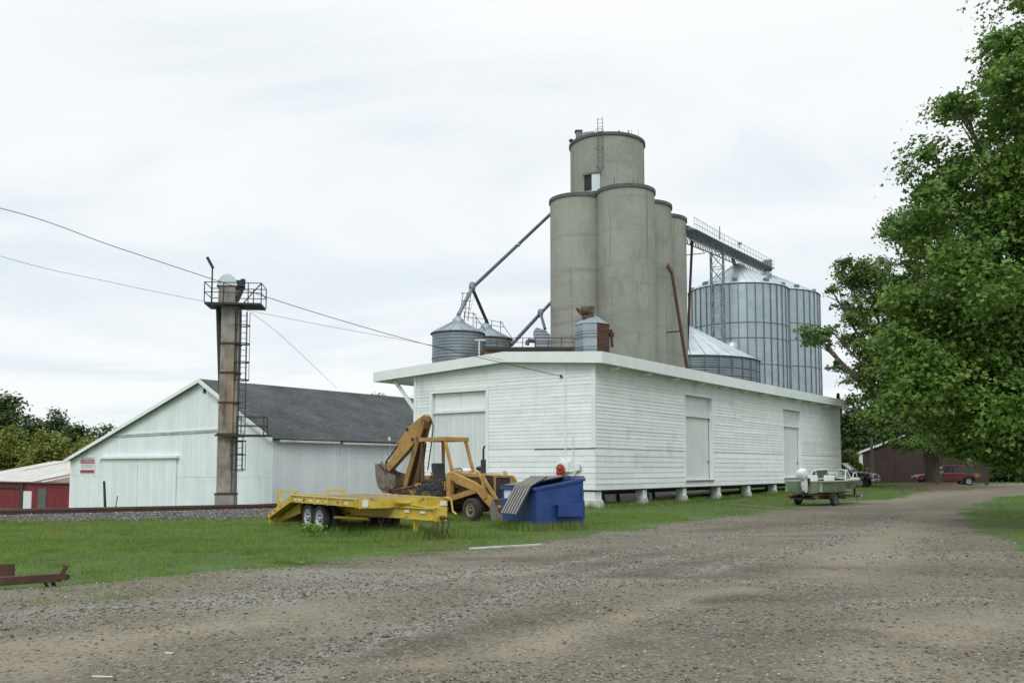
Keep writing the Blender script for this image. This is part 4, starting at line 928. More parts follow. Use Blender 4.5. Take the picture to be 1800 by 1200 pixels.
def shingle():
    m = bpy.data.materials.new('shingle'); m.use_nodes = True; t = m.node_tree; N = t.nodes; L = t.links; b = N['Principled BSDF']; b.inputs['Roughness'].default_value = .95
    tcn = N.new('ShaderNodeTexCoord'); mpn = N.new('ShaderNodeMapping'); L.new(tcn.outputs['Object'], mpn.inputs[0]); mpn.inputs['Rotation'].default_value = (0, 0, 0)
    bk = N.new('ShaderNodeTexBrick'); L.new(mpn.outputs[0], bk.inputs[0]); bk.inputs['Scale'].default_value = 1
    for k_, v_ in (('Color1', (.060, .068, .071, 1)), ('Color2', (.098, .106, .108, 1)), ('Mortar', (.03, .033, .035, 1))): bk.inputs[k_].default_value = v_
    bk.inputs['Brick Width'].default_value = .32; bk.inputs['Row Height'].default_value = .15; bk.inputs['Mortar Size'].default_value = .012
    n1 = N.new('ShaderNodeTexNoise'); n1.inputs['Scale'].default_value = .45; n1.inputs['Detail'].default_value = 8; L.new(tcn.outputs['Object'], n1.inputs['Vector'])
    rr = N.new('ShaderNodeMapRange'); rr.inputs['From Min'].default_value = .3; rr.inputs['From Max'].default_value = .7; rr.inputs['To Min'].default_value = .7; rr.inputs['To Max'].default_value = 1.35; L.new(n1.outputs['Fac'], rr.inputs['Value'])
    sc2 = N.new('ShaderNodeVectorMath'); sc2.operation = 'SCALE'; L.new(bk.outputs['Color'], sc2.inputs[0]); L.new(rr.outputs[0], sc2.inputs['Scale'])
    n2 = N.new('ShaderNodeTexNoise'); n2.inputs['Scale'].default_value = .7; n2.inputs['Detail'].default_value = 6; mp2 = N.new('ShaderNodeMapping'); mp2.inputs['Scale'].default_value = (1, .2, 1); L.new(tcn.outputs['Object'], mp2.inputs[0]); L.new(mp2.outputs[0], n2.inputs['Vector'])
    r2 = N.new('ShaderNodeMapRange'); r2.inputs['From Min'].default_value = .6; r2.inputs['From Max'].default_value = .75; L.new(n2.outputs['Fac'], r2.inputs['Value'])
    mxx = N.new('ShaderNodeMix'); mxx.data_type = 'RGBA'; L.new(r2.outputs[0], mxx.inputs[0]); L.new(sc2.outputs[0], mxx.inputs[6]); mxx.inputs[7].default_value = (.07, .058, .048, 1)
    L.new(mxx.outputs[2], b.inputs['Base Color'])
    bp = N.new('ShaderNodeBump'); bp.inputs['Distance'].default_value = .012; L.new(bk.outputs['Fac'], bp.inputs['Height']); bp.invert = True; L.new(bp.outputs[0], b.inputs['Normal'])
    return m
M['shingle'] = shingle()
def slope(ya, za_, yb, zb_, name, mat):
    dy, dz = yb - ya, zb_ - za_; L_ = math.hypot(dy, dz); o = MB().bb(-.3, BL + .4, 0, L_, -.05, .05).build(name, mat, bn); o.location = (0, ya, za_); o.rotation_euler = (math.atan2(dz, dy), 0, 0); return o
sl = (zr - ze) / yr; sl2 = (zr - zl) / (yl - yr)
slope(-.28, ze - .28 * sl + .02, yr - .005, zr + .02, 'roof', 'shingle')
ro = MB().bb(-.3, BL + .4, -math.hypot(yl + .25 - yr, sl2 * (yl + .25 - yr)), 0, -.05, .05).build('roof', 'shingle', bn); ro.location = (0, yr + .005, zr + .02); ro.rotation_euler = (-math.atan2(zr - zl, yl - yr) + 0, 0, 0)
ro.rotation_euler = (math.pi - math.atan2(zr - zl, yl - yr), 0, 0); ro.scale = (1, 1, 1)
# rake trims
for (ya, za_, yb, zb_) in ((-.3, ze - .3 * sl - .06, yr, zr - .05), (yl + .28, zl - .28 * sl2 - .06, yr, zr - .05)):
    MB().bar((-.33, ya, za_), (-.33, yb, zb_), .06, .22).build('rake_trim', 'white_trim', bn)
g0 = bf(190, 768); g1 = bf(388, 757)
MB().bar((-.035, g0[0], g0[1]), (-.035, g1[0], g1[1]), .05, .10).build('trim_band', 'pier', bn)
MB().bar((-.05, g0[0], g0[1] + .12), (-.05, g1[0], g1[1] + .12), .05, .08).build('trim_band', 'white_trim', bn)
# gutter in broken lengths
for (a, b, dz) in ((.2, 4.6, 0), (4.9, 9.8, -.03), (10.1, 13.6, .0), (13.9, 20, -.02)):
    MB().bb(a, b, -.42, -.30, ze - .28 * sl - .12 + dz, ze - .28 * sl + dz).build('gutter', 'tin', bn)
pv = hit(683, 770, B0, ES); pk = (pv - B0).dot(DK); MB().bb(pk - .07, pk + .07, -.12, -.03, 0, ze + .25).build('downpipe', 'white_trim', bn)
# sliding doors, hood, vent
a, t_ = bf(181, 806); b, _ = bf(245, 803); c, _ = bf(312, 800); zd = bf(245, 806)[1]
for (u, v_, nm) in ((b + .02, a, 1), (c, b - .02, 2)):
    d = MB().bb(-.075, -.03, u, v_, .02, zd).build('sliding_door', 'barn_white', bn)
    n_ = max(6, int((v_ - u) / .33)); wv = (v_ - u) / n_; pmh = MB().bb(0, .02, .005, wv - .005, 0, zd - .06).mesh('plank', M['barn_white'])
    for i in range(n_): put('plank', pmh, d, (-.098, u + i * wv, .04))
MB().bb(-.28, -.02, bf(316, 800)[0], bf(178, 803)[0], zd + .02, zd + .17).build('door_hood', 'white_trim', bn)
vy, vz = bf(360, 687); MB().bb(-.03, -.012, vy - .12, vy + .12, vz - .14, vz + .14).build('vent', 'dark_gap', bn)
# sign on the barn
sg = thing('warning_sign', 'white and red no trespassing sign on the barn wall', 'sign', (B0.x, B0.y, ZG), RZ)
s0, z0 = bf(166.5, 831); s1, z1 = bf(143, 803)
MB().bb(-.045, -.022, s0, s1, z0, z1).build('panel', 'sign_white', sg)
hgt = z1 - z0
MB().bb(-.05, -.046, s0 + .02, s1 - .02, z1 - hgt * .40, z1 - hgt * .14).build('band', 'sign_red', sg)
MB().bb(-.05, -.046, s0 + .02, s1 - .02, z0 + .02, z0 + hgt * .19).build('band', 'sign_red', sg)
def text(body, size, parent, y, z, mat, x=-.053, wmax=None):
    cu = bpy.data.curves.new('lettering', 'FONT'); cu.body = body; cu.size = size; cu.align_x = 'CENTER'; cu.align_y = 'CENTER'; cu.materials.append(M[mat])
    tmp = bpy.data.objects.new('lettering', cu); COL.objects.link(tmp); bpy.context.view_layer.update()
    me = bpy.data.meshes.new_from_object(tmp.evaluated_get(bpy.context.evaluated_depsgraph_get())); COL.objects.unlink(tmp); bpy.data.objects.remove(tmp)
    o = put('lettering', me, parent, (x, y, z), (R(90), 0, R(-90)))
    if wmax:
        xsn = [v.co.x for v in me.vertices]; w = max(xsn) - min(xsn); o.scale = (wmax / w, 1, 1)
    return o
sc_ = (s0 + s1) / 2; W_ = s1 - s0
text('PRIVATE PROPERTY', .13, sg, sc_, z1 - hgt * .07, 'sign_ink', wmax=W_ * .82)
text('NO TRESPASSING', .2, sg, sc_, z1 - hgt * .27, 'sign_white', wmax=W_ * .88)
text('VIOLATORS WILL BE', .12, sg, sc_, z1 - hgt * .50, 'sign_ink', wmax=W_ * .86)
text('PROSECUTED', .12, sg, sc_, z1 - hgt * .64, 'sign_ink', wmax=W_ * .7)
# posts in front of the barn
def post(pb_, pt_, r_, mat, label, Y):
    a = at(*pb_, Y); b = at(*pt_, Y); g_ = Hf(a.x, a.y) - .2; a.z = g_
    o = thing('post', label, 'post', tuple(a)); mid = (b - a) * .5 + Vector((.05, 0, 0))
    MB().path([(0, 0, 0), tuple(mid), tuple(b - a)], r_, 7, r_ * .75).build('shaft', mat, o); return o
post((184, 892), (183, 845), .075, 'dark_steel', 'dark upright post with slight bend standing before the barn door', 44)
post((194, 892), (207, 871), .035, 'wood', 'thin leaning stick beside the dark post before the barn door', 44)
# ------------------------------------------------------------------ red shed
R0 = at(128, 845, 66.5)
rs = thing('shed', 'low red board shed with patched rusty tin roof beside the barn', 'shed', (R0.x, R0.y, ZG - .25), RZ)
ZR = ZG - .25; zeR = at(60, 845.5, 69).z - ZR; zrR = at(60, 809, 76).z - ZR; RL = 20; RW = 8.5
def rf(px, py): p = hit(px, py, R0, DK); q = p - R0; return q.dot(ES), p.z - ZR
rw = MB().bb(.03, .15, -2, RL, 0, zeR - .04).build('wall', 'red_board', rs)
MB().bb(.2, RW * 2 - .2, RL - .15, RL, 0, zeR - .04).build('wall', 'red_board', rs); MB().bb(.2, RW * 2 - .2, -2, -1.85, 0, zeR - .04).build('wall', 'red_board', rs)
rbm = MB().bb(0, .028, .004, .246, 0, zeR - .05).mesh('siding_board', M['red_board'])
for i in range(int((RL + 2) / .25)): put('siding_board', rbm, rw, (random.uniform(-.008, .0), -2 + i * .25, 0))
an_ = math.atan2(zrR - zeR, RW); LW = math.hypot(RW, zrR - zeR) + .3; nR = int((RL + 2.6) / .66)
MB().prism([(-.25, zeR - .25 * math.tan(an_) - .06), (RW, zrR - .06), (2 * RW + .25, zeR - .25 * math.tan(an_) - .06), (2 * RW + .25, zeR - .25 * math.tan(an_) - .02), (RW, zrR - .02), (-.25, zeR - .25 * math.tan(an_) - .02)], -2.3, RL + .3, 'xz').build('roof', 'tin', rs)
for i in range(nR):
    for half in range(2):
        rusty = (i < 12 and random.random() < .78) or random.random() < .10
        m_ = 'tin_rusty' if rusty else 'tin'
        key = 'rsheet' + m_
        if key not in M: M[key] = MB().bb(0, LW / 2 - .0, .005, .655, 0, .018).bb(0, LW / 2, .0, .03, .018, .035).mesh('roof_sheet', M[m_])
        put('roof_sheet', M[key], rs, (-.3 + half * (LW / 2) * math.cos(an_) , -2.3 + i * .66, zeR - .28 * math.tan(an_) + half * (LW / 2) * math.sin(an_) + .004 + .006 * (i % 2) + half * .005), (0, -an_ + random.uniform(-.004, .004), 0))
y0, zt_ = rf(56.5, 863); y1, _ = rf(42, 863)
MB().bb(-.05, -.012, y0, y1, .1, zt_).build('door', 'sign_white', rs); y0, zt_ = rf(82, 858); y1, _ = rf(68, 858)
MB().bb(-.03, -.012, y0, y1, .1, zt_).build('opening', 'steel', rs)
y0, zt_ = rf(43, 846); y1, _ = rf(38, 846); MB().bb(-.09, -.012, y0, y1, 0, zeR - .06).build('post', 'dark_steel', rs)
y0, zt_ = rf(38, 855); MB().bb(-.12, -.012, y0, RL, zt_ - .12, zt_ + .05).build('door_track', 'dark_steel', rs)
M['boom_paint'] = pmat('boom_paint', (.20, .11, .03), (.34, .19, .045), 2.5, .7, spots=[((.06, .035, .022), 3, .52, .68, (1, 1, 1))])
# ------------------------------------------------------------------ wheels
def wheel(parent, pos, r_, w, rim, side=-1, lugs=0, dish=.3, rimr=.56, name='wheel'):
    t = MB(); h = w / 2; rr = r_ * rimr
    t.lathe([(rr, -h * .8), (r_ * .8, -h), (r_ * .94, -h * .92), (r_, -h * .6), (r_, h * .6), (r_ * .94, h * .92), (r_ * .8, h), (rr, h * .8)], 36, (0, 0, 0), 'y')
    if lugs:
        for i in range(lugs):
            for sg in (-1, 1):
                a = 2 * math.pi * (i + (.5 if sg > 0 else 0)) / lugs
                u = Vector((math.cos(a), 0, math.sin(a))); v_ = Vector((math.cos(a + .22), 0, math.sin(a + .22)))
                t.bar(u * (r_ + .012) + Vector((0, sg * h * .95, 0)), v_ * (r_ + .015) + Vector((0, sg * .02, 0)), .06, .05, up=u)
    o = t.build(name, 'rubber', parent); o.location = pos
    d = MB(); s = side
    d.lathe([(rr * 1.02, s * h * .82), (rr * .96, s * h * .86), (rr * .88, s * h * (.82 - dish * .5)), (rr * .55, s * h * (.7 - dish)), (rr * .28, s * h * (.7 - dish * .6)), (rr * .26, s * h * .75), (0, s * h * .78)], 28, (0, 0, 0), 'y')
    d.lathe([(rr * 1.0, -s * h * .75), (0, -s * h * .5)], 24, (0, 0, 0), 'y')
    ri = d.build('rim', rim, o)
    n_ = MB()
    for i in range(6): a = i * math.pi / 3; n_.lathe([(.0, s * h * .8), (.022, s * h * .8), (.022, s * h * .5)], 6, (rr * .4 * math.cos(a), 0, rr * .4 * math.sin(a)), 'y')
    n_.build('wheel_nut', 'dark_steel', o)['kind'] = 'stuff'
    return o
# ------------------------------------------------------------------ yellow equipment trailer
u_ = Vector((math.sin(R(35)), -math.cos(R(35)), 0)); v_t = Vector((math.cos(R(35)), math.sin(R(35)), 0))
pw = gp(545, 933); tr0 = pw + v_t * 1.22; tr0.z = Hf(tr0.x, tr0.y)
tl = thing('equipment_trailer', 'yellow flatbed equipment trailer with tandem wheels and drop tail in grass', 'trailer', tuple(tr0), R(-55))
X0, X1, HW, ZT = -1.36, 3.1, 1.22, .955
for sy in (-1, 1):
    MB().bb(X0, X1, sy * HW - .04, sy * HW + .04, ZT - .19, ZT).bb(X0, X1, sy * HW - .07, sy * HW + .07, ZT - .012, ZT + .012).build('side_rail', 'yellow_trailer', tl)
    MB().prism([(X0, ZT), (X0, ZT - .19), (-3.15, .22), (-3.15, .36)], sy * HW - .04, sy * HW + .04, 'xz').build('tail_rail', 'yellow_trailer', tl)
    for x in np.arange(X0 + .05, X1, .86): MB().bb(x, x + .07, sy * HW - .075, sy * HW + .075, ZT - .20, ZT + .016).build('stake_pocket', 'yellow_trailer', tl)
    MB().bar((-1.3, sy * .62, .64), (4.85, sy * .15, .63), .012, .30, h2=.26).bar((-1.3, sy * .62, .49), (4.85, sy * .15, .50), .13, .018).bar((-1.3, sy * .62, .79), (4.85, sy * .15, .76), .13, .018).build('main_beam', 'yellow_trailer', tl)
    for x, m_ in ((-2.95, 'lamp_red'), (-2.6, 'lamp_red'), (-.35, 'lamp_red'), (1.9, 'lamp_red'), (2.95, 'lamp_red')):
        z = ZT - .1 if x > X0 else .3 + (x + 3.15) * .31
        MB().box((x, sy * (HW + .046), z), (.1, .02, .055)).build('marker_lamp', m_, tl)
    for x in (-1.0, -.65, .1, .6, 1.2, 2.4): MB().box((x, sy * (HW + .042), ZT - .11), (.2, .006, .05)).build('reflective_tape', 'tape', tl)
    for x in (3.75, 4.45): MB().box((x, sy * (.62 - .0726 * (x + 1.3) + .011), .67), (.22, .006, .06), (0, 0, -sy * .0725)).build('reflective_tape', 'tape', tl)
MB().bb(X1, X1 + .05, -HW - .04, HW + .04, ZT - .22, ZT + .03).build('front_header', 'yellow_trailer', tl)
MB().box((X1 + .055, -HW + .12, ZT - .1), (.01, .16, .17)).build('reflective_tape', 'tape', tl); MB().box((X1 + .055, HW - .1, ZT - .14), (.01, .2, .12)).build('reflective_tape', 'tape', tl)
MB().bb(X0, X0 + .06, -HW + .05, HW - .05, ZT - .19, ZT - .04).build('cross_member', 'yellow_trailer', tl)
for x in np.arange(X0 + .6, X1, .62): MB().bb(x, x + .06, -HW + .05, HW - .05, ZT - .17, ZT - .05).build('cross_member', 'yellow_trailer', tl)
nP = 9; pwid = (2 * HW - .16) / nP; pmm = MB().bb(X0, X1, .008, pwid - .008, 0, .045).mesh('deck_plank', M['wood'])
for i in range(nP): put('deck_plank', pmm, tl, (0, -HW + .08 + i * pwid, ZT - .05))
dl = math.hypot(1.79, .64); da_ = math.atan2(.64, 1.79)
for i in range(6):
    o = MB().bb(0, .30, -HW + .06, HW - .06, 0, .05).build('tail_plank', 'yellow_trailer', tl); o.location = (-3.1 + i * .3, 0, .29 + i * .3 * math.tan(da_)); o.rotation_euler = (0, -da_, 0)
MB().bb(-3.2, -3.12, -HW, HW, .08, .34).build('tail_bar', 'yellow_trailer', tl)
for sy in (-1, 1): MB().prism([(-3.1, .1), (-1.5, .42), (-1.5, .74), (-3.1, .24)], sy * .9 - .02, sy * .9 + .02, 'xz').build('tail_gusset', 'yellow_trailer', tl)
for yc in (-.78, .78):
    hp = MB(); zt_ = 1.02
    for dy in (-.27, .27): hp.bar((-2.85, yc + dy, .42), (-2.85, yc + dy, zt_), .07, .07)
    hp.bar((-2.85, yc - .3, zt_), (-2.85, yc + .3, zt_), .06, .06); hp.bar((-2.85, yc - .27, .8), (-2.55, yc - .1, .5), .05, .05); hp.build('ramp_frame', 'yellow_trailer', tl)
for x in (-.41, .41):
    MB().tube((x, -1.0, .37), (x, 1.0, .37), .055, n=10).build('axle', 'dark_steel', tl)
    for sy in (-1, 1):
        wheel(tl, (x, sy * 1.05, .365), .37, .21, 'rim_grey', sy, rimr=.62, dish=.75); wheel(tl, (x, sy * .79, .365), .37, .21, 'rim_grey', -sy, rimr=.62)
for sy in (-1, 1): MB().path([(-.95, sy * .5, .52), (-.41, sy * .5, .43), (0, sy * .5, .5), (.41, sy * .5, .43), (.95, sy * .5, .52)], .03, 6).build('leaf_spring', 'rust', tl)
MB().tube((.9, -.9, .42), (2.2, -.55, .42), .04, n=8).tube((1.0, -.6, .42), (1.0, .6, .42), .05, n=8).build('torque_rod', 'yellow_trailer', tl)
MB().bb(4.86, 4.94, -.17, .17, .47, .80).bb(4.5, 4.86, -.16, .16, .775, .80).prism([(4.55, .80), (4.86, .80), (4.86, .90)], -.02, .02, 'xz').build('coupler_plate', 'yellow_trailer', tl)
MB().ring((5.1, 0, .56), .09, .03, 16).bar((4.96, 0, .56), (5.03, 0, .56), .1, .08).build('lunette_ring', 'rust', tl)
MB().bb(3.9, 3.99, -.17, -.08, .0, .52).bb(3.85, 4.04, -.22, -.03, 0, .03).build('jack_leg', 'yellow_trailer', tl)
MB().bb(3.2, 3.6, -.35, .1, .86, .90).bb(3.3, 3.38, -.3, -.22, .84, 1.0).build('tool_shelf', 'yellow_trailer', tl)
for sy, L_ in ((-.2, .4), (.05, .33), (.2, .42), (-.1, .2)):
    ch = MB()
    for i in range(int(L_ / .045)): ch.ring((4.93 + .01 * (i % 2), sy + .02 * math.sin(i), .47 - i * .045), .022, .008, 8, 'x' if i % 2 else 'y', 4)
    ch.build('safety_chain', 'rust', tl)
MB().path([(X1 + .06, HW - .05, ZT), (X1 + .15, HW + .08, ZT - .02), (X1 + .2, HW + .1, ZT - .35), (X1 + .35, HW + .12, ZT - .42)], .028, 6).build('hose', 'yellow_trailer', tl)
# ------------------------------------------------------------------ backhoe loader
bx_f = Vector((.68, -.733, 0)); bx_l = Vector((.733, .68, 0)); nw = at(757, 915, 30.4); bh0 = nw + bx_l * .67
bh = thing('backhoe', 'old yellow backhoe loader with canopy and raised digging arm', 'backhoe', (bh0.x, bh0.y, Hf(bh0.x, bh0.y) - .02), math.atan2(-.733, .68), scale=1.035)
Yl = 'yellow_machine'
for sy in (-1, 1):
    wheel(bh, (0, sy * .68, .61), .61, .42, 'rim_dirty', sy, lugs=20, rimr=.5, name='rear_wheel'); wheel(bh, (2.08, sy * .62, .37), .37, .27, 'rim_dirty', sy, rimr=.55, name='front_wheel')
MB().tube((0, -.5, .61), (0, .5, .61), .13, n=10).bb(-.5, 1.0, -.3, .3, .5, .95).bb(1.0, 2.6, -.22, .22, .5, .82).tube((2.08, -.5, .37), (2.08, .5, .37), .07, n=8).bb(2.0, 2.16, -.2, .2, .33, .6).build('chassis', 'machine_dirty', bh, bevel=.02)
MB().bb(.95, 2.35, -.30, .30, .82, 1.48).build('engine', 'machine_dirty', bh, bevel=.03)
hd_ = MB(); hd_.prism([(.85, 1.40), (2.72, 1.34), (2.74, 1.45), (2.2, 1.50), (.85, 1.54)], -.34, .34, 'xz'); hd_.build('hood', Yl, bh, bevel=.03)
MB().bb(2.36, 2.78, -.36, .36, .62, 1.44).build('grille', 'dark_steel', bh, bevel=.02)
MB().bb(2.779, 2.80, -.37, -.30, .6, 1.44).bb(2.779, 2.80, .30, .37, .6, 1.44).bb(2.779, 2.80, -.30, .30, 1.38, 1.44).build('grille_frame', Yl, bh)
MB().tube((2.05, -.16, 1.48), (2.05, -.16, 1.93), .085, n=12).build('muffler', 'dark_steel', bh)
MB().path([(2.05, -.16, 1.93), (2.05, -.16, 2.25), (2.11, -.16, 2.36)], .032, 8).build('exhaust_pipe', 'dark_steel', bh)
MB().tube((1.62, .05, 1.5), (1.62, .05, 1.62), .035, n=8).lathe([(0, .1), (.1, .1), (.12, .16), (.07, .22), (0, .23)], 14, (1.62, .05, 1.5)).build('air_intake', 'dark_steel', bh)
MB().lathe([(.0, 0), (.14, .0), (.15, .1), (.10, .13), (0, .13)], 14, (1.18, -.1, 1.53)).build('tank_cap', 'white_gel', bh)
# operator station
MB().bb(-.65, .85, -.5, .5, .93, 1.02).build('floor_plate', 'machine_dirty', bh)
MB().bb(.72, .92, -.34, .34, 1.02, 1.58).build('dashboard', Yl, bh, bevel=.02)
MB().ring((0, 0, 0), .19, .018, 24).bar((-.19, 0, 0), (.19, 0, 0), .02, .015).bar((0, -.19, 0), (0, .19, 0), .02, .015).build('steering_wheel', 'black_vinyl', bh).location = (.50, 0, 1.56)
[o for o in bh.children if o.name.startswith('steering_wheel')][0].rotation_euler = (0, R(-32), 0)
MB().tube((.78, 0, 1.35), (.5, 0, 1.56), .025, n=8).build('steering_column', 'dark_steel', bh)
st = MB(); st.box((-.18, 0, 1.26), (.48, .5, .14)); st.box((-.42, 0, 1.56), (.13, .5, .55), (0, R(-12), 0)); st.bb(-.3, .0, -.12, .12, 1.02, 1.2); st.build('seat', 'black_vinyl', bh, bevel=.04)
for sy in (-1, 1):
    MB().prism([(-.62, 1.02), (-.55, 1.3), (.1, 1.32), (.52, 1.18), (.62, 1.02)], sy * .45 - .03, sy * .45 + .03, 'xz').build('fender', 'machine_dirty', bh)
    MB().bar((-.70, sy * .44, 1.0), (-.74, sy * .44, 2.58), .085, .085).build('canopy_post', Yl if sy > 0 else 'machine_dirty', bh)
    MB().bar((.93, sy * .44, 1.35), (.46, sy * .44, 2.58), .085, .085).build('canopy_post', Yl, bh)
cn = MB(); cn.bb(-.82, .54, -.52, .52, 2.64, 2.68)
for (a, b, c, d) in ((-.82, .54, -.52, -.49), (-.82, .54, .49, .52), (-.82, -.79, -.49, .49), (.51, .54, -.49, .49)): cn.bb(a, b, c, d, 2.55, 2.64)
cn.build('canopy', Yl, bh)
for (x, y, z) in ((.62, -.3, 1.3), (.66, -.42, 1.25), (.58, .3, 1.28), (-.72, -.12, 1.5), (-.72, .05, 1.52), (-.72, .2, 1.5)):
    MB().tube((x, y, 1.0), (x + .05, y, z), .014, n=5).lathe([(0, -.03), (.03, 0), (0, .03)], 8, (x + .05, y, z)).build('lever', 'dark_steel', bh)
MB().bb(-1.0, -.66, -.55, .55, 1.05, 1.16).bb(-.98, -.7, -.2, .3, 1.16, 1.42).build('control_console', Yl, bh, bevel=.015)
hs = MB()
for i in range(9):
    y = random.uniform(-.5, -.3); x = random.uniform(.2, 1.0); hs.path([(x, y, 1.2 + random.uniform(-.2, .1)), (x + random.uniform(-.1, .15), y - .05, .9), (x + random.uniform(-.1, .3), y, .62)], .018, 5)
hs.build('hydraulic_hose', 'cable', bh)
hs = MB()
for i in range(4): x = .5 + i * .14; hs.bar((x, -.5, .6 + .05 * i), (x + .04, -.48, 1.25), .03, .04)
hs.build('step_frame', Yl, bh)
# loader arms
for sy in (-1, 1):
    y = sy * .55
    MB().bb(.78, .98, y - .09, y + .09, .62, 1.50).build('loader_tower', Yl, bh, bevel=.015)
    a_ = MB(); a_.prism([(.82, 1.52), (.98, 1.56), (2.10, 1.24), (2.55, 1.05), (2.72, .88), (3.28, .50), (3.20, .36), (2.95, .40), (2.5, .72), (2.25, .92), (1.3, 1.16), (.84, 1.36)], y - .06, y + .06, 'xz'); a_.build('loader_arm', Yl, bh, bevel=.012)
    MB().tube((.92, sy * .40, .72), (1.65, sy * .40, .86), .075, n=10).build('lift_cylinder', Yl, bh); MB().tube((1.65, sy * .40, .86), (2.38, sy * .46, 1.0), .04, n=10).build('lift_rod', 'chrome', bh)
    MB().bar((.95, y - sy * .02, .70), (2.18, y - sy * .02, .98), .11, .17).build('lower_frame', Yl, bh, bevel=.01)
    MB().tube((2.25, y, 1.55), (2.62, y, 1.10), .055, n=10).build('tilt_cylinder', Yl, bh); MB().bar((2.55, y + sy * .08, 1.42), (2.68, y + sy * .08, .75), .06, .11).build('tilt_link', Yl, bh)
    MB().bar((2.6, y + sy * .08, 1.35), (3.2, y + sy * .08, .72), .06, .10).build('tilt_link', Yl, bh)
    MB().tube((2.9, y + sy * .02, .98), (3.08, y + sy * .02, .68), .028, n=8).build('tilt_rod', 'chrome', bh)
bk_ = MB(); out_ = [(3.22, .75), (3.10, .42), (3.16, .12), (3.30, .03), (3.72, .02), (3.72, .05), (3.34, .07), (3.2, .16), (3.15, .42), (3.26, .74)]
bk_.prism(out_, -.82, .82, 'xz'); bk_.prism([(3.25, .74), (3.12, .42), (3.2, .12), (3.32, .04), (3.7, .03)], -.85, -.82, 'xz'); bk_.prism([(3.25, .74), (3.12, .42), (3.2, .12), (3.32, .04), (3.7, .03)], .82, .85, 'xz'); bk_.build('loader_bucket', 'bucket_steel', bh)
# digging arm
MB().bb(-1.15, -.62, -.26, .26, .45, .98).bb(-1.25, -1.1, -.6, .6, .5, .9).build('rear_frame', Yl, bh, bevel=.02)
MB().bar((-1.2, 0, .55), (-2.1, 0, .78), .26, .36).build('swing_post', 'machine_dirty', bh, bevel=.02)
for sy in (-1, 1):
    bo = MB(); bo.prism([(-2.30, .80), (-2.14, .72), (-1.80, 1.5), (-1.34, 2.5), (-.98, 3.30), (-1.08, 3.42), (-1.20, 3.34), (-1.58, 2.5), (-2.03, 1.55)], sy * .14 - .022, sy * .14 + .022, 'xz'); bo.build('boom_plate', 'boom_paint', bh)
MB().bar((-2.1, 0, 1.0), (-1.2, 0, 3.1), .24, .03).build('boom_web', 'machine_dirty', bh)
MB().tube((-1.75, 0, .95), (-1.42, 0, 1.9), .07, n=10).build('boom_cylinder', 'machine_dirty', bh); MB().tube((-1.42, 0, 1.9), (-1.2, 0, 2.6), .035, n=8).build('boom_rod', 'chrome', bh)
MB().bar((-1.55, 0, 1.0), (-1.25, 0, 2.5), .16, .12).build('hose_guard', 'machine_dirty', bh)
dpp = MB(); dpp.prism([(-.98, 3.44), (-1.02, 3.27), (-1.4, 2.78), (-2.0, 2.30), (-3.15, 1.55), (-3.32, 1.62), (-3.30, 1.80), (-2.45, 2.62), (-2.2, 2.98), (-2.12, 3.12), (-1.95, 3.14), (-1.25, 3.46), (-1.08, 3.50)], -.09, .09, 'xz'); dpp.build('dipper_arm', Yl, bh, bevel=.012)
for (x, z) in ((-2.08, 3.02), (-1.15, 3.36), (-1.75, 2.66)): MB().tube((x, -.13, z), (x, .13, z), .06, n=12).build('pivot_pin', 'dark_steel', bh)
MB().tube((-2.1, 0, 3.02), (-2.75, 0, 2.48), .06, n=10).build('bucket_cylinder', Yl, bh); MB().tube((-2.75, 0, 2.48), (-3.52, 0, 1.86), .03, n=8).build('bucket_rod', 'dark_steel', bh)
MB().path([(-1.05, .12, 3.38), (-.88, .12, 3.1), (-1.0, .12, 2.4), (-1.15, .1, 1.6)], .022, 6).path([(-1.1, -.12, 3.4), (-.85, -.14, 3.05), (-1.05, -.12, 2.2)], .02, 6).build('hydraulic_hose', 'cable', bh)
MB().bar((-3.3, -.12, 1.62), (-3.62, -.12, 1.88), .04, .12).bar((-3.3, .12, 1.62), (-3.62, .12, 1.88), .04, .12).build('bucket_link', 'bucket_steel', bh)
db = MB(); bkp = [(-3.72, 1.82), (-3.66, 1.35), (-3.52, 1.02), (-3.18, .80), (-2.78, .80), (-2.5, 1.0)]
for a, b in zip(bkp[:-1], bkp[1:]): db.bar((a[0], 0, a[1]), (b[0], 0, b[1]), .62, .035)
for sy in (-1, 1): db.prism(bkp + [(-2.45, 1.42), (-3.2, 1.55)], sy * .31 - .015, sy * .31 + .015, 'xz')
db.build('digging_bucket', 'bucket_steel', bh)
for i in range(5):
    y = -.26 + i * .13; MB().bar((-2.52, y, 1.0), (-2.30, y, 1.12), .05, .04, w2=.02, h2=.01).build('bucket_tooth', 'dark_steel', bh)
for sy in (-1, 1):
    MB().bar((-1.18, sy * .5, .75), (-1.5, sy * 1.25, .92), .11, .13).build('stabiliser_arm', 'rust', bh)
    sf = MB(); sf.box((-1.52, sy * 1.32, .90), (.5, .34, .04), (.35 * sy, .25, 0)); sf.box((-1.52, sy * 1.3, .96), (.3, .06, .14), (.35 * sy, .25, 0)); sf.build('stabiliser_foot', 'rust', bh)
    MB().tube((-1.2, sy * .45, 1.05), (-1.42, sy * 1.1, .92), .045, n=8).build('stabiliser_cylinder', 'machine_dirty', bh)
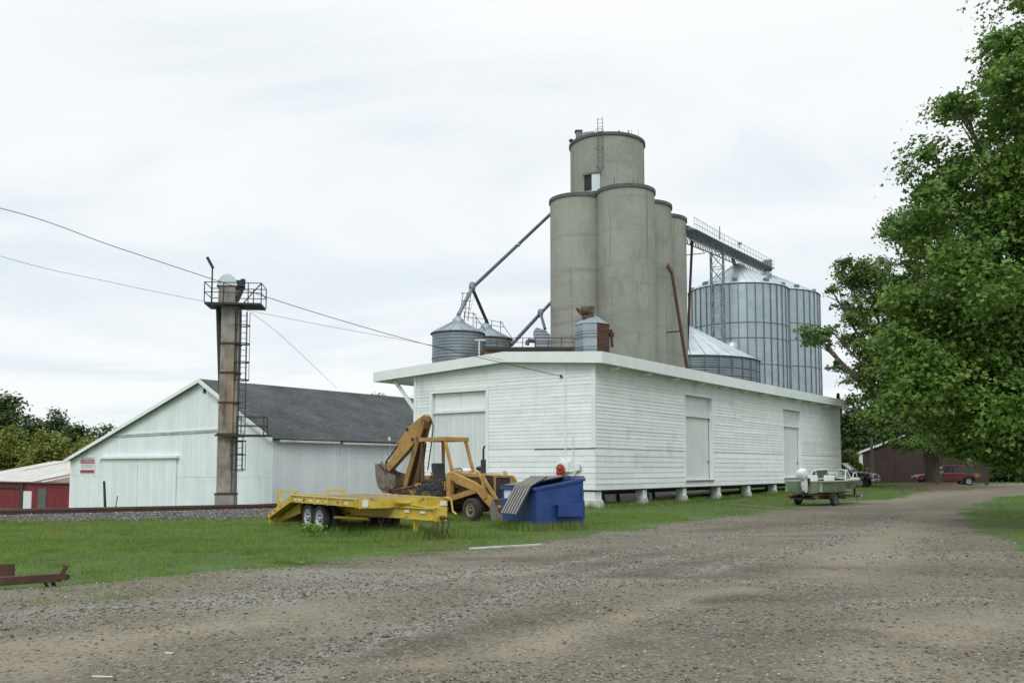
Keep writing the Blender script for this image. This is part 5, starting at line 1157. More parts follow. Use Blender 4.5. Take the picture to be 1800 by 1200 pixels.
# ------------------------------------------------------------------ blue dumpster
dq = gp(941, 932)
dm = thing('dumpster', 'dented blue steel dumpster with ribbed plastic lid hanging open', 'dumpster', (dq.x, dq.y, Hf(dq.x, dq.y)), R(30))
DX, DY, ZF0, ZR0 = 1.6, 1.85, 1.14, 1.40; t = .03
MB().prism([(0, .06), (DX, .06), (DX, ZR0), (0, ZF0)], 0, t, 'xz').build('side_wall', 'blue_steel', dm); MB().prism([(0, .06), (DX, .06), (DX, ZR0), (0, ZF0)], DY - t, DY, 'xz').build('side_wall', 'blue_steel', dm)
MB().bb(0, t, t, DY - t, .06, ZF0).build('front_wall', 'blue_steel', dm); MB().bb(DX - t, DX, t, DY - t, .06, ZR0).build('back_wall', 'blue_steel', dm); MB().bb(t, DX - t, t, DY - t, .06, .09).build('floor', 'blue_steel', dm)
sl_ = math.atan2(ZR0 - ZF0, DX); 
for y in (-.05, DY - .02):
    MB().prism([(-.05, ZF0 - .06), (DX + .05, ZR0 - .06), (DX + .05, ZR0 + .03), (-.05, ZF0 + .03)], y, y + .07, 'xz').build('rim', 'blue_steel', dm, bevel=.012)
MB().bb(-.05, .02, .021, DY - .021, ZF0 - .06, ZF0 + .03).build('rim', 'blue_steel', dm, bevel=.012); MB().bb(DX - .02, DX + .05, .021, DY - .021, ZR0 - .06, ZR0 + .03).build('rim', 'blue_steel', dm, bevel=.012)
MB().prism([(.0, .06), (DX, .06), (DX, .88), (.0, .80)], -.018, -.001, 'xz').build('lower_plate', 'blue_steel', dm, bevel=.008)
for y0_, y1_ in ((-.20, -.019), (DY + .001, DY + .18)):
    pk_ = MB(); pk_.bb(.62, 1.46, y0_, y1_, .66, .70); pk_.bb(.62, 1.46, y0_ if y0_ < 0 else y1_ - .03, y0_ + .03 if y0_ < 0 else y1_, .40, .66); pk_.bb(.62, 1.46, y0_, y1_, .36, .40); pk_.build('fork_pocket', 'blue_steel', dm, bevel=.008)
for x in (.02, DX - .1): MB().bb(x, x + .08, -.035, -.019, .06, ZF0).build('stiffener', 'blue_steel', dm)
MB().bb(DX, DX + .08, .05, .25, .25, .8).build('hinge_bracket', 'blue_steel', dm)
for x in (.15, DX - .25):
    for y in (.15, DY - .2): MB().bb(x, x + .12, y, y + .12, -.03, .06).build('foot', 'dark_steel', dm)
MB().bb(-.006, -.001, 1.15, 1.72, .84, 1.08).build('sticker', 'sticker', dm)
# lid: one half flopped over the front wall, the other half closed
LP = [(.44, 1.46), (.18, 1.33), (-.09, 1.20), (-.30, .86), (-.56, .44)]
def strip(y0, y1, up, th, name, mat, par):
    P = []
    for i, (x, z) in enumerate(LP):
        xa, za_ = LP[max(i - 1, 0)]; xb_, zb_ = LP[min(i + 1, len(LP) - 1)]; L_ = math.hypot(xb_ - xa, zb_ - za_); nx, nz = (zb_ - za_) / L_ * -1, (xb_ - xa) / L_
        nx, nz = (-nx, -nz) if nz < 0 else (nx, nz)
        for y, h in ((y0, up), (y1, up), (y1, up + th), (y0, up + th)): P.append((x + nx * h, y, z + nz * h))
    n_ = len(LP); Fs = [(i * 4 + j, i * 4 + (j + 1) % 4, (i + 1) * 4 + (j + 1) % 4, (i + 1) * 4 + j) for i in range(n_ - 1) for j in range(4)] + [(0, 1, 2, 3), (n_ * 4 - 4, n_ * 4 - 1, n_ * 4 - 2, n_ * 4 - 3)]
    return MB().add(P, Fs).build(name, mat, par)
lid = strip(.03, .95, 0, .025, 'lid', 'lid', dm)
for i in range(6): strip(.07 + i * .148, .125 + i * .148, .026, .02, 'lid_rib', 'lid_ridge', lid)
ag = math.atan2(ZR0 - ZF0, DX)
MB().bar((-.03, DY * .76, ZF0 + .055), (DX, DY * .76, ZR0 + .055), .86, .03).build('lid', 'lid', dm)
for i in range(5): MB().bar((0, DY * .56 + i * .16, ZF0 + .083), (DX - .05, DY * .55 + i * .115, ZR0 + .083), .045, .022).build('lid_rib', 'lid_ridge', dm)
MB().tube((DX + .03, .0, ZR0 + .06), (DX + .03, DY, ZR0 + .06), .022, n=8).build('hinge_rod', 'dark_steel', dm)
# ------------------------------------------------------------------ boat on its trailer
bq = gp(1412, 889); BA = R(41)
bt = thing('motorboat', 'small green motorboat with white outboard and windscreen', 'boat', (bq.x, bq.y, Hf(bq.x, bq.y)), BA)
secs = [(0, .92, .80, 1.12, .62, .50), (.8, .96, .84, 1.12, .62, .49), (1.8, .98, .84, 1.13, .63, .48), (2.8, .94, .74, 1.15, .66, .49), (3.7, .74, .50, 1.18, .74, .55), (4.4, .42, .24, 1.21, .88, .70), (4.85, .04, .03, 1.24, 1.05, .98)]
V = []
for (x, wt, wc, zt_, zc_, zk) in secs: V += [(x, -wt, zt_), (x, -wt * .97, zt_ - .10), (x, -wc, zc_), (x, 0, zk), (x, wc, zc_), (x, wt * .97, zt_ - .10), (x, wt, zt_)]
Fh = [(i * 7 + j, i * 7 + j + 1, (i + 1) * 7 + j + 1, (i + 1) * 7 + j) for i in range(len(secs) - 1) for j in range(6)] + [tuple(range(7))]
MB().add(V, Fh).build('hull', 'boat_hull', bt)
V = []; 
for (x, wt, wc, zt_, zc_, zk) in secs:
    for w_, z_ in ((-wt - .03, zt_ - .02), (-wt - .03, zt_ + .03), (-wt + .12, zt_ + .03), (-wt + .12, zt_ - .02)): V.append((x, min(w_, -.0), z_))
for sg in (1, -1):
    VV = [(x, y * sg, z) for x, y, z in V]; Fg = [(i * 4 + j, i * 4 + (j + 1) % 4, (i + 1) * 4 + (j + 1) % 4, (i + 1) * 4 + j) for i in range(len(secs) - 1) for j in range(4)] + [(0, 1, 2, 3)]
    MB().add(VV, Fg).build('gunwale', 'boat_deck', bt)
MB().add([(2.85, -.93, 1.16), (2.85, .93, 1.16), (3.7, .72, 1.2), (4.4, .40, 1.23), (4.83, 0, 1.26), (4.4, -.40, 1.23), (3.7, -.72, 1.2), (2.85, 0, 1.24), (3.7, 0, 1.28), (4.4, 0, 1.28)], [(0, 7, 8, 6), (7, 1, 2, 8), (6, 8, 9, 5), (8, 2, 3, 9), (5, 9, 4), (9, 3, 4)], True).build('foredeck', 'boat_deck', bt)
MB().bb(.05, 2.85, -.8, .8, .68, .72).build('cockpit_floor', 'boat_deck', bt)
MB().bb(.02, .10, -.9, .9, .66, 1.13).build('transom', 'boat_deck', bt)
for y in (-.42, .42): MB().bb(1.5, 2.0, y - .25, y + .25, .73, 1.0).bb(1.5, 1.62, y - .25, y + .25, 1.0, 1.38).build('seat', 'white_gel', bt, bevel=.03)
MB().bb(.25, .7, -.7, .7, .73, 1.05).build('rear_bench', 'white_gel', bt, bevel=.03)
def wpane(P, name='windscreen'):
    g_ = MB().add(P, [(0, 1, 2, 3)]); Q = [Vector(p) for p in P]; f_ = MB()
    for a, b in zip(Q, Q[1:] + Q[:1]): f_.tube(a, b, .025, n=6)
    o = f_.build(name + '_frame', 'white_gel', bt); g_.build('pane', 'glass', o)
wpane([(2.75, -.88, 1.2), (2.95, -.3, 1.24), (2.70, -.3, 1.66), (2.5, -.80, 1.62)]); wpane([(2.95, .3, 1.24), (2.75, .88, 1.2), (2.5, .80, 1.62), (2.70, .3, 1.66)])
wpane([(2.1, -.92, 1.17), (2.73, -.89, 1.2), (2.48, -.81, 1.62), (2.3, -.84, 1.56)]); wpane([(2.73, .89, 1.2), (2.1, .92, 1.17), (2.3, .84, 1.56), (2.48, .81, 1.62)])
MB().path([(3.2, -.70, 1.24), (3.35, -.66, 1.48), (3.9, -.5, 1.50), (4.0, -.5, 1.3)], .02, 6).path([(3.2, .70, 1.24), (3.35, .66, 1.48), (3.9, .5, 1.50), (4.0, .5, 1.3)], .02, 6).build('bow_rail', 'white_gel', bt)
mo = MB()
for (z, l, w, xo) in ((0, .19, .13, 0), (.04, .22, .16, .0), (.20, .25, .18, -.02), (.36, .24, .17, -.03), (.43, .20, .145, -.02), (.45, .12, .09, 0)):
    mo.v += [(xo + l * math.copysign(abs(math.cos(t)) ** .42, math.cos(t)), w * math.copysign(abs(math.sin(t)) ** .42, math.sin(t)), z) for t in np.linspace(0, 2 * math.pi, 17)[:-1]]
mo.f = [(k * 16 + i, k * 16 + (i + 1) % 16, (k + 1) * 16 + (i + 1) % 16, (k + 1) * 16 + i) for k in range(5) for i in range(16)] + [tuple(range(80, 96)), tuple(range(15, -1, -1))]; mo.sm = [True] * 80 + [False] * 2
om = mo.build('outboard_cowl', 'white_gel', bt); om.location = (-.36, -.25, 1.24); om.rotation_euler = (0, R(-20), 0)
MB().prism([(-.46, 1.28), (-.18, 1.3), (-.10, .98), (-.16, .62), (-.32, .60), (-.44, .95)], -.33, -.17, 'xz').build('outboard_leg', 'white_gel', bt, bevel=.02)
MB().lathe([(.0, -.2), (.07, -.14), (.08, .1), (.05, .2), (0, .22)], 12, (-.24, -.25, .58), 'x').build('gearcase', 'dark_steel', bt)
pr = MB()
for i in range(3): a = i * 2.094; pr.box((-.46, -.25 + .09 * math.cos(a), .58 + .09 * math.sin(a)), (.03, .12, .07), (a, .4, 0))
pr.build('propeller', 'dark_steel', bt)
MB().ring((0, 0, .08), .205, .012, 24).build('cowl_band', 'dark_steel', bt).matrix_local = Matrix.Translation((-.36, -.25, 1.24)) @ Euler((0, R(-20), 0)).to_matrix().to_4x4() @ Matrix.Diagonal((1, .8, 1, 1))
MB().bb(-.12, .04, -.36, -.14, .98, 1.26).build('engine_clamp', 'dark_steel', bt)
btl = thing('boat_trailer', 'low dark boat trailer with small wheels under the green boat', 'trailer', (bq.x, bq.y, Hf(bq.x, bq.y)), BA)
for sy in (-1, 1):
    MB().bar((-.1, sy * .62, .40), (3.0, sy * .62, .40), .07, .1).bar((3.0, sy * .62, .40), (5.2, 0, .36), .07, .1).build('frame_rail', 'dark_steel', btl)
    MB().bar((.1, sy * .45, .50), (2.8, sy * .45, .52), .14, .07).build('bunk', 'wood', btl)
    wheel(btl, (1.1, sy * .92, .28), .28, .17, 'rim_dirty', sy, rimr=.5)
    fn = MB(); 
    for a0, a1 in zip(np.linspace(.2, 2.94, 7)[:-1], np.linspace(.2, 2.94, 7)[1:]): fn.bar((1.1 + .34 * math.cos(a0), sy * .92, .28 + .34 * math.sin(a0)), (1.1 + .34 * math.cos(a1), sy * .92, .28 + .34 * math.sin(a1)), .2, .015)
    fn.build('fender', 'dark_steel', btl)
    MB().box((-.14, sy * .75, .42), (.05, .16, .1)).build('tail_lamp', 'lamp_red', btl)
for x in (0, 1.1, 2.6): MB().bar((x, -.95 if x == 1.1 else -.62, .33), (x, .95 if x == 1.1 else .62, .33), .07, .07).build('cross_member', 'dark_steel', btl)
MB().bar((4.6, 0, .38), (4.75, 0, .95), .07, .07).box((4.72, 0, .95), (.16, .2, .14)).build('winch_post', 'dark_steel', btl)
MB().tube((5.05, .1, .0), (5.05, .1, .5), .03, n=8).box((5.2, 0, .38), (.2, .1, .1)).build('tongue_jack', 'rim_grey', btl)
# ------------------------------------------------------------------ dark pickup behind the end of the warehouse
tq = at(1541, 858, 66.2); tdir = Vector((math.cos(R(-36)), math.sin(R(-36)), 0)); torg = Vector((tq.x, tq.y, 0)) - tdir * 5.25
pk = thing('pickup_truck', 'dark pickup truck with chrome bumper nosing past the warehouse end', 'pickup', (torg.x, torg.y, Hf(torg.x, torg.y)), R(-36))
bd = MB(); bd.prism([(0, .55), (.0, 1.12), (3.55, 1.12), (3.75, 1.14), (5.0, 1.05), (5.18, .95), (5.2, .58), (4.75, .52), (4.7, .8), (4.45, .92), (4.15, .92), (3.9, .8), (3.85, .5), (1.35, .5), (1.3, .8), (1.05, .92), (.75, .92), (.5, .8), (.45, .55)], -.95, .95, 'xz'); bd.build('body', 'truck_paint', pk, bevel=.05)
cb = MB(); cb.add([(1.85, -.86, 1.12), (3.75, -.86, 1.14), (3.05, -.74, 1.78), (2.0, -.74, 1.78), (1.85, .86, 1.12), (3.75, .86, 1.14), (3.05, .74, 1.78), (2.0, .74, 1.78)], [(0, 1, 2, 3), (5, 4, 7, 6), (3, 2, 6, 7), (1, 5, 6, 2), (4, 0, 3, 7)]); cb.build('cab', 'dark_glass', pk)
pf = MB()
for sy in (-1, 1):
    for a, b in (((3.76, .87, 1.13), (3.06, .75, 1.79)), ((2.0, .75, 1.79), (3.06, .75, 1.79)), ((1.85, .87, 1.12), (2.0, .75, 1.79)), ((2.75, .87, 1.12), (2.7, .77, 1.75))): pf.bar((a[0], a[1] * sy, a[2]), (b[0], b[1] * sy, b[2]), .07, .07)
pf.build('cab_frame', 'white_car', pk); MB().bb(1.98, 3.06, -.73, .73, 1.77, 1.83).build('roof', 'white_car', pk, bevel=.03)
MB().prism([(3.72, 1.15), (4.98, 1.065), (5.0, 1.085), (3.72, 1.18)], -.85, .85, 'xz').build('hood', 'truck_paint', pk, bevel=.02)
MB().bb(5.12, 5.34, -.98, .98, .48, .66).build('bumper', 'chrome', pk, bevel=.03)
MB().bb(5.19, 5.225, -.6, .6, .70, .96).build('grille', 'dark_steel', pk); MB().bb(5.19, 5.235, -.62, .62, .97, 1.0).bb(5.19, 5.235, -.62, .62, .82, .85).build('grille_bar', 'chrome', pk)
for sy in (-1, 1):
    MB().bb(5.15, 5.23, sy * .78 - .15, sy * .78 + .15, .74, .95).build('headlight', 'sign_white', pk, bevel=.01); MB().bb(5.02, 5.2, sy * .95 - .02, sy * .95 + .02, .76, .93).build('turn_signal', 'lamp_amber', pk)
    for x in (.9, 4.3): wheel(pk, (x, sy * .84, .38), .38, .24, 'rim_grey', sy, rimr=.55)
    MB().box((3.45, sy * 1.02, 1.25), (.1, .16, .14)).build('mirror', 'truck_paint', pk)
# ------------------------------------------------------------------ red estate car by the tree
rq = at(1610, 851, 73); ra = R(172)
rc = thing('red_car', 'dark red station wagon parked behind the big tree trunk', 'car', (at(1662, 850, 73).x, 73, Hf(at(1662, 850, 73).x, 73)), ra)
L2 = 2.4
bd = MB(); bd.prism([(-L2, .5), (-L2, .95), (-1.0, 1.02), (.55, 1.0), (.9, .98), (2.05, .84), (2.38, .72), (2.4, .45), (1.95, .35), (1.9, .55), (1.7, .68), (1.3, .68), (1.1, .55), (1.05, .3), (-1.05, .3), (-1.1, .55), (-1.3, .68), (-1.7, .68), (-1.9, .55), (-1.95, .35)], -.88, .88, 'xz'); bd.build('body', 'red_car', rc, bevel=.06)
MB().add([(-2.3, -.8, .97), (.95, -.8, .97), (.25, -.66, 1.52), (-2.05, -.66, 1.55), (-2.3, .8, .97), (.95, .8, .97), (.25, .66, 1.52), (-2.05, .66, 1.55)], [(0, 1, 2, 3), (5, 4, 7, 6), (1, 5, 6, 2), (4, 0, 3, 7)]).build('cabin', 'dark_glass', rc)
MB().bb(-2.1, .28, -.67, .67, 1.53, 1.6).build('roof', 'red_car', rc, bevel=.03); pf = MB()
for sy in (-1, 1):
    for (a, b) in (((.95, .98), (.25, 1.54)), ((-.35, .98), (-.4, 1.54)), ((-1.3, .98), (-1.25, 1.54)), ((-2.3, .98), (-2.05, 1.55))): pf.bar((a[0], sy * .81, a[1]), (b[0], sy * .67, b[1]), .07, .07)
    for x in (-1.5, 1.5): wheel(rc, (x, sy * .78, .32), .32, .2, 'rim_grey', sy, rimr=.6)
    MB().box((2.33, sy * .66, .64), (.12, .3, .12)).build('headlight', 'sign_white', rc); MB().box((.75, sy * .92, 1.02), (.1, .14, .12)).build('mirror', 'red_car', rc)
pf.build('pillar', 'red_car', rc)
# ------------------------------------------------------------------ rusty implement drawbar in the left foreground
hq = gp(62, 1032); hb = thing('rusty_drawbar', 'rusty steel drawbar of an old implement resting at the grass edge', 'drawbar', (hq.x, hq.y, Hf(hq.x, hq.y)), 0)
def hp_(px, py, dy=0.): return rl(hb, at(px, py, hq.y + dy))
ba = hp_(-420, 1048, -1.2); bb_ = hp_(108, 1014)
MB().bar(ba, bb_, .10, .115).build('beam', 'rust', hb, bevel=.006)
MB().bar(bb_ - Vector((.12, 0, 0)), bb_ + Vector((.09, 0, .0)), .14, .06).tube(bb_ + Vector((.06, 0, -.04)), bb_ + Vector((.06, 0, .05)), .035, n=8).build('clevis', 'rust', hb)
MB().bar(bb_ + Vector((.0, 0, .03)), bb_ + Vector((.07, 0, .17)), .035, .05).build('pin', 'rust', hb)
z0 = -.02
MB().bar(hp_(76, 1018), Vector((hp_(86, 1030).x, 0, z0)), .04, .03).bar(hp_(92, 1018), Vector((hp_(90, 1028).x, .1, z0)), .045, .035).build('stand', 'rust', hb)
MB().bar(hp_(-300, 1012, .6), hp_(25, 1002, .35), .03, .19).build('plate', 'rust', hb)
MB().bar(hp_(-60, 1030, -.2), hp_(-60, 1008, .5), .06, .06).bar(hp_(-60, 1012, .5), hp_(-60, 1040, .5), .06, .06).build('bracket', 'rust', hb)
wheel(hb, (ba.x + .3, ba.y + .35, .34), .34, .14, 'rust', -1)
# small litter and the pale beam at the yard edge
p0, p1 = gp(826, 968), gp(952, 961)
o = MB().box((0, 0, 0), ((p1 - p0).length, .10, .035)).build('edge_beam', 'pier'); o.location = ((p0.x + p1.x) / 2, (p0.y + p1.y) / 2, Hf(p0.x, p0.y) + .05); o.rotation_euler = (0, 0, math.atan2(p1.y - p0.y, p1.x - p0.x))
tag(o, 'weathered white timber beam lying along the gravel edge near dumpster', 'beam')
for (px, py, w, l, lab) in ((297, 1154, .03, .07, 'crumpled white paper scrap on the gravel'), (180, 1196, .015, .16, 'long pale sliver of litter on the nearest gravel'), (530, 991, .04, .08, 'white scrap lying where grass meets gravel before the trailer')):
    p = gp(px, py); o = MB().box((0, 0, 0), (l, w, .008)).build('litter', 'pier'); o.location = (p.x, p.y, Hf(p.x, p.y) + .036); o.rotation_euler = (.1, .05, random.uniform(-.2, .2)); tag(o, lab, 'litter', 'scraps of litter')
# ------------------------------------------------------------------ overhead cables and the pole they come from
up = thing('utility_pole', 'wooden utility pole carrying the service cables beyond the yard', 'utility pole', (-25.5, 30, Hf(-25.5, 30)), .3)
MB().tube((0, 0, -.3), (0, 0, 12.6), .16, .11, n=12).build('shaft', 'wood', up); MB().bar((-1.1, 0, 12.0), (1.1, 0, 12.0), .1, .12).build('crossarm', 'wood', up)
def cable(pts, r_, label, n=24):
    root = thing('overhead_cable', label, 'cable', tuple(pts[0]), 0, 'overhead cables')
    q = [Vector(p) for p in pts]; out = []
    for i in range(len(q) - 1):
        a, b, c, d = q[max(i - 1, 0)], q[i], q[i + 1], q[min(i + 2, len(q) - 1)]
        for j in range(n):
            t = j / n; out.append(.5 * ((2 * b) + (c - a) * t + (2 * a - 5 * b + 4 * c - d) * t * t + (3 * b - a - 3 * c + d) * t ** 3))
    out.append(q[-1]); MB().path([p - q[0] for p in out], r_, 5).build('wire', 'cable', root)
wa = hit(986, 661, wks(-.1, 0), DK)
cable([(-25.5, 30, 12.3 + Hf(-25.5, 30)), at(0, 366, 31.5), at(200, 433, 33), at(375, 491, 34.4), at(560, 551, 36), at(760, 608, 37.8), wa], .014, 'thick black overhead cable sagging from the pole to the warehouse front')
wb = hit(1000, 640, wks(KF - .06, 0), DK)
cable([(-25.2, 30, 11.7 + Hf(-25.5, 30)), at(0, 450, 32), at(200, 497, 33.5), at(365, 531, 34.8), at(560, 570, 36.5), at(755, 606, 38), at(885, 633, 38.2)], .0075, 'thin grey overhead cable sagging below the thick one to the warehouse eave')
cable([at(441, 549, 46), at(500, 595, 52), at(592, 682, 62)], .010, 'faint guy wire slanting from the elevator leg platform to the barn roof')
ins = thing('cable_anchor', 'small insulator and bracket holding the cable on warehouse front', 'cable anchor', tuple(wa), 0)
MB().lathe([(0, -.06), (.05, -.04), (.05, .05), (0, .07)], 10).tube((0, 0, 0), tuple(rl(ins, hit(990, 664, wks(0, 0), DK))), .02, n=6).build('insulator', 'dark_steel', ins)
# ------------------------------------------------------------------ brown metal building and pole on the right
Q0 = at(1511, 800, 88); qa = R(-25)
bb2 = thing('metal_building', 'brown metal building with low gable and white trim behind the trees', 'building', (Q0.x, Q0.y, Hf(Q0.x, Q0.y)), qa)
zq = at(1511, 797, 88).z - bb2.location.z; zq2 = at(1603, 760, 90).z - bb2.location.z; xr = 5.6
MB().prism([(0, -.2), (2 * xr, -.2), (2 * xr, zq), (xr, zq2), (0, zq)], .05, 14, 'xz').build('shell', 'brown_siding', bb2)
for i in range(int(2 * xr / .4)):
    x0, x1 = i * .4, i * .4 + .385; h0 = float(np.interp(x0, [0, xr, 2 * xr], [zq, zq2, zq])); h1 = float(np.interp(x1, [0, xr, 2 * xr], [zq, zq2, zq]))
    MB().add([(x0, 0, -.2), (x1, 0, -.2), (x1, 0, h1), (x0, 0, h0), (x0, .048, -.2), (x1, .048, -.2), (x1, .048, h1), (x0, .048, h0)], [(0, 1, 2, 3), (5, 4, 7, 6), (3, 2, 6, 7), (1, 0, 4, 5), (0, 3, 7, 4), (2, 1, 5, 6)]).build('siding_panel', 'brown_siding', bb2)
MB().bar((-.35, -.12, zq - .02), (xr, -.12, zq2 + .12), .3, .2).bar((2 * xr + .35, -.12, zq - .02), (xr, -.12, zq2 + .12), .3, .2).build('rake_trim', 'white_trim', bb2)
MB().bb(-.06, .28, -.05, -.002, -.2, zq).build('corner_trim', 'white_trim', bb2)
MB().prism([(-.35, zq - .1), (xr, zq2 + .05), (2 * xr + .35, zq - .1), (2 * xr + .35, zq), (xr, zq2 + .15), (-.35, zq)], .03, 14.3, 'xz').build('roof', 'brown_siding', bb2)
pp = at(1533, 848, 72); po = thing('wooden_pole', 'bare wooden pole standing before the brown metal building', 'pole', (pp.x, pp.y, Hf(pp.x, pp.y)), 0)
MB().tube((0, 0, -.2), (.05, 0, at(1533, 768, 72).z - Hf(pp.x, pp.y)), .13, .10, n=10).build('shaft', 'wood', po)
# ------------------------------------------------------------------ foliage
def leafmat(name, c1, c2, c3, scale=.5):
    return pmat(name, c1, c2, scale, .55, ramp=(.3, .7), attr=('rnd', c3, .45, 1.0), transl=.30, spec=.35)
M['maple'] = leafmat('maple_leaf', (.074, .158, .026), (.125, .24, .040), (.22, .335, .062))
M['far_leaf'] = leafmat('far_leaf', (.068, .132, .028), (.112, .195, .042), (.18, .26, .058))
M['dark_leaf'] = leafmat('dark_leaf', (.042, .080, .022), (.070, .122, .032), (.10, .16, .040), .3)
M['olive_leaf'] = leafmat('olive_leaf', (.14, .19, .034), (.215, .26, .048), (.30, .315, .066), .25)
M['yellow_leaf'] = leafmat('yellow_leaf', (.10, .125, .022), (.15, .165, .035), (.19, .18, .045), .6)
LEAF4 = np.array([(0, 0, 0), (-.52, .36, .08), (-.17, .52, 0), (0, 1.05, -.06), (.17, .52, 0), (.52, .36, .08)]); LF4 = np.array([(0, 2, 1), (0, 3, 2), (0, 4, 3), (0, 5, 4)])
LEAF2 = np.array([(0, 0, 0), (-.34, .5, .06), (0, 1, 0), (.34, .5, .06)]); LF2 = np.array([(0, 2, 1), (0, 3, 2)])
def leaves(C, Nrm, size, shape):
    """C centres, Nrm leaf normals (n,3)"""
    n = len(C); LV, LF = (LEAF4, LF4) if shape == 4 else (LEAF2, LF2)
    Nrm = Nrm / (np.linalg.norm(Nrm, axis=1, keepdims=True) + 1e-9)
    t = RNG.normal(size=(n, 3)); t -= (t * Nrm).sum(1, keepdims=True) * Nrm; t /= np.linalg.norm(t, axis=1, keepdims=True) + 1e-9
    b = np.cross(Nrm, t); s = (size * RNG.uniform(.65, 1.3, n))[:, None, None]
    P = LV - np.array([0, .5, 0])
    V = C[:, None, :] + s * (P[None, :, 0:1] * b[:, None, :] + P[None, :, 1:2] * t[:, None, :] + P[None, :, 2:3] * Nrm[:, None, :])
    k = len(LV); Fq = (LF[None] + (np.arange(n) * k)[:, None, None]).reshape(-1, 3)
    return V.reshape(-1, 3), Fq
def crown(name, lobes, nleaf, size, mat, parent, clump=.45, shape=2, per=40, shell=.55, sub=0):
    """lobes: (centre, (rx,ry,rz)); leaves gathered in drooping clumps near each lobe's surface"""
    if sub:
        L2_ = []
        for c, r in lobes:
            L2_.append((c, tuple(a * .72 for a in r)))
            for _ in range(sub if max(r) > 1.0 else max(2, sub // 2)):
                u = RNG.normal(size=3); u /= np.linalg.norm(u); f = RNG.uniform(.30, .52)
                L2_.append((tuple(np.array(c) + u * np.array(r) * RNG.uniform(.72, .98)), (r[0] * f * 1.15, r[1] * f * 1.15, r[2] * f * .7)))
        lobes = L2_
    vol = np.array([r[0] * r[1] + r[1] * r[2] + r[0] * r[2] for _, r in lobes]); cnt = np.maximum(1, (nleaf / per * vol / vol.sum()).astype(int))
    CC = []; NN = []; RN = []
    for (c, r), k in zip(lobes, cnt):
        u = RNG.normal(size=(k, 3)); u /= np.linalg.norm(u, axis=1, keepdims=True)
        rad = RNG.uniform(shell, 1.06, (k, 1)) ** .8
        rad *= 1 + .16 * np.sin(u[:, :1] * 5 + c[0]) * np.sin(u[:, 2:3] * 6 + c[1])
        cl = np.array(c) + u * rad * np.array(r)
        base = RNG.uniform(0, 1, k)
        cz_ = min(clump, .42 * max(r)); off = RNG.normal(size=(k, per, 3)) * np.array([cz_, cz_, cz_ * .5])
        sub = RNG.uniform(.55, 1.3, (k, 1, 1)); off *= sub
        off[:, :, 2] -= .18 * (off[:, :, 0] ** 2 + off[:, :, 1] ** 2) / max(clump, .1)
        pts = cl[:, None, :] + off
        nrm = np.array([0, 0, .75]) + u[:, None, :] * .7 + RNG.normal(size=(k, per, 3)) * .55
        CC.append(pts.reshape(-1, 3)); NN.append(nrm.reshape(-1, 3)); RN.append(np.clip(base[:, None] * .6 + RNG.uniform(0, .5, (k, per)), 0, 1).ravel())
    C = np.concatenate(CC); V, Fq = leaves(C, np.concatenate(NN), size, shape); m_ = 4 if shape == 4 else 2
    return put(name, npmesh(name, V, Fq, M[mat], rnd=np.repeat(np.concatenate(RN), m_)), parent)
def tree(name, label, cat, base, lobes, nleaf, size, mat, trunk_r, fork=.45, clump=.45, shape=2, per=40, group=None, shell=.55, limbs=True, sub=0):
    base = Vector(base); root = thing(name, label, cat, tuple(base), 0, group)
    L = [(tuple(Vector(c) - base), r) for c, r in lobes]
    top = np.mean([c for c, _ in L], axis=0); tk = MB(); zf = top[2] * fork
    pts = [Vector((0, 0, -.3)), Vector((top[0] * .06, top[1] * .06, zf * .5)), Vector((top[0] * .15, top[1] * .15, zf))]
    tk.tube(pts[0], Vector((0, 0, .35)), trunk_r * 1.45, trunk_r * 1.05, 14, False); tk.tube(Vector((0, 0, .35)), pts[1], trunk_r * 1.05, trunk_r * .9, 14, False); tk.tube(pts[1], pts[2], trunk_r * .9, trunk_r * .75, 14, False)
    tk.build('trunk', 'bark', root)
    if limbs:
        lm = MB()
        for c, r in L:
            c = Vector(c); s = Vector(pts[2]) * random.uniform(.75, 1.0); mid = s.lerp(c, .5) + Vector((random.uniform(-.3, .3), random.uniform(-.3, .3), random.uniform(-.2, .4))) * (c - s).length * .15
            w = trunk_r * random.uniform(.28, .42); lm.tube(s, mid, w, w * .6, 7, False); lm.tube(mid, c, w * .6, w * .25, 6, False)
            for _ in range(4):
                d = Vector((random.gauss(0, 1), random.gauss(0, 1), random.gauss(.2, .7))); d.normalize(); e = c + Vector((d.x * r[0], d.y * r[1], d.z * r[2])) * .8
                lm.tube(mid.lerp(c, random.uniform(.5, 1)), e, w * .25, w * .06, 5, False)
        lm.build('limb', 'bark', root)
    crown('crown', L, nleaf, size, mat, root, clump, shape, per, shell, sub)
    return root
def lob(px, py, Y, r, rz=None, ry=None): p = at(px, py, Y); return (tuple(p), (r, ry or r, rz or r * .85))
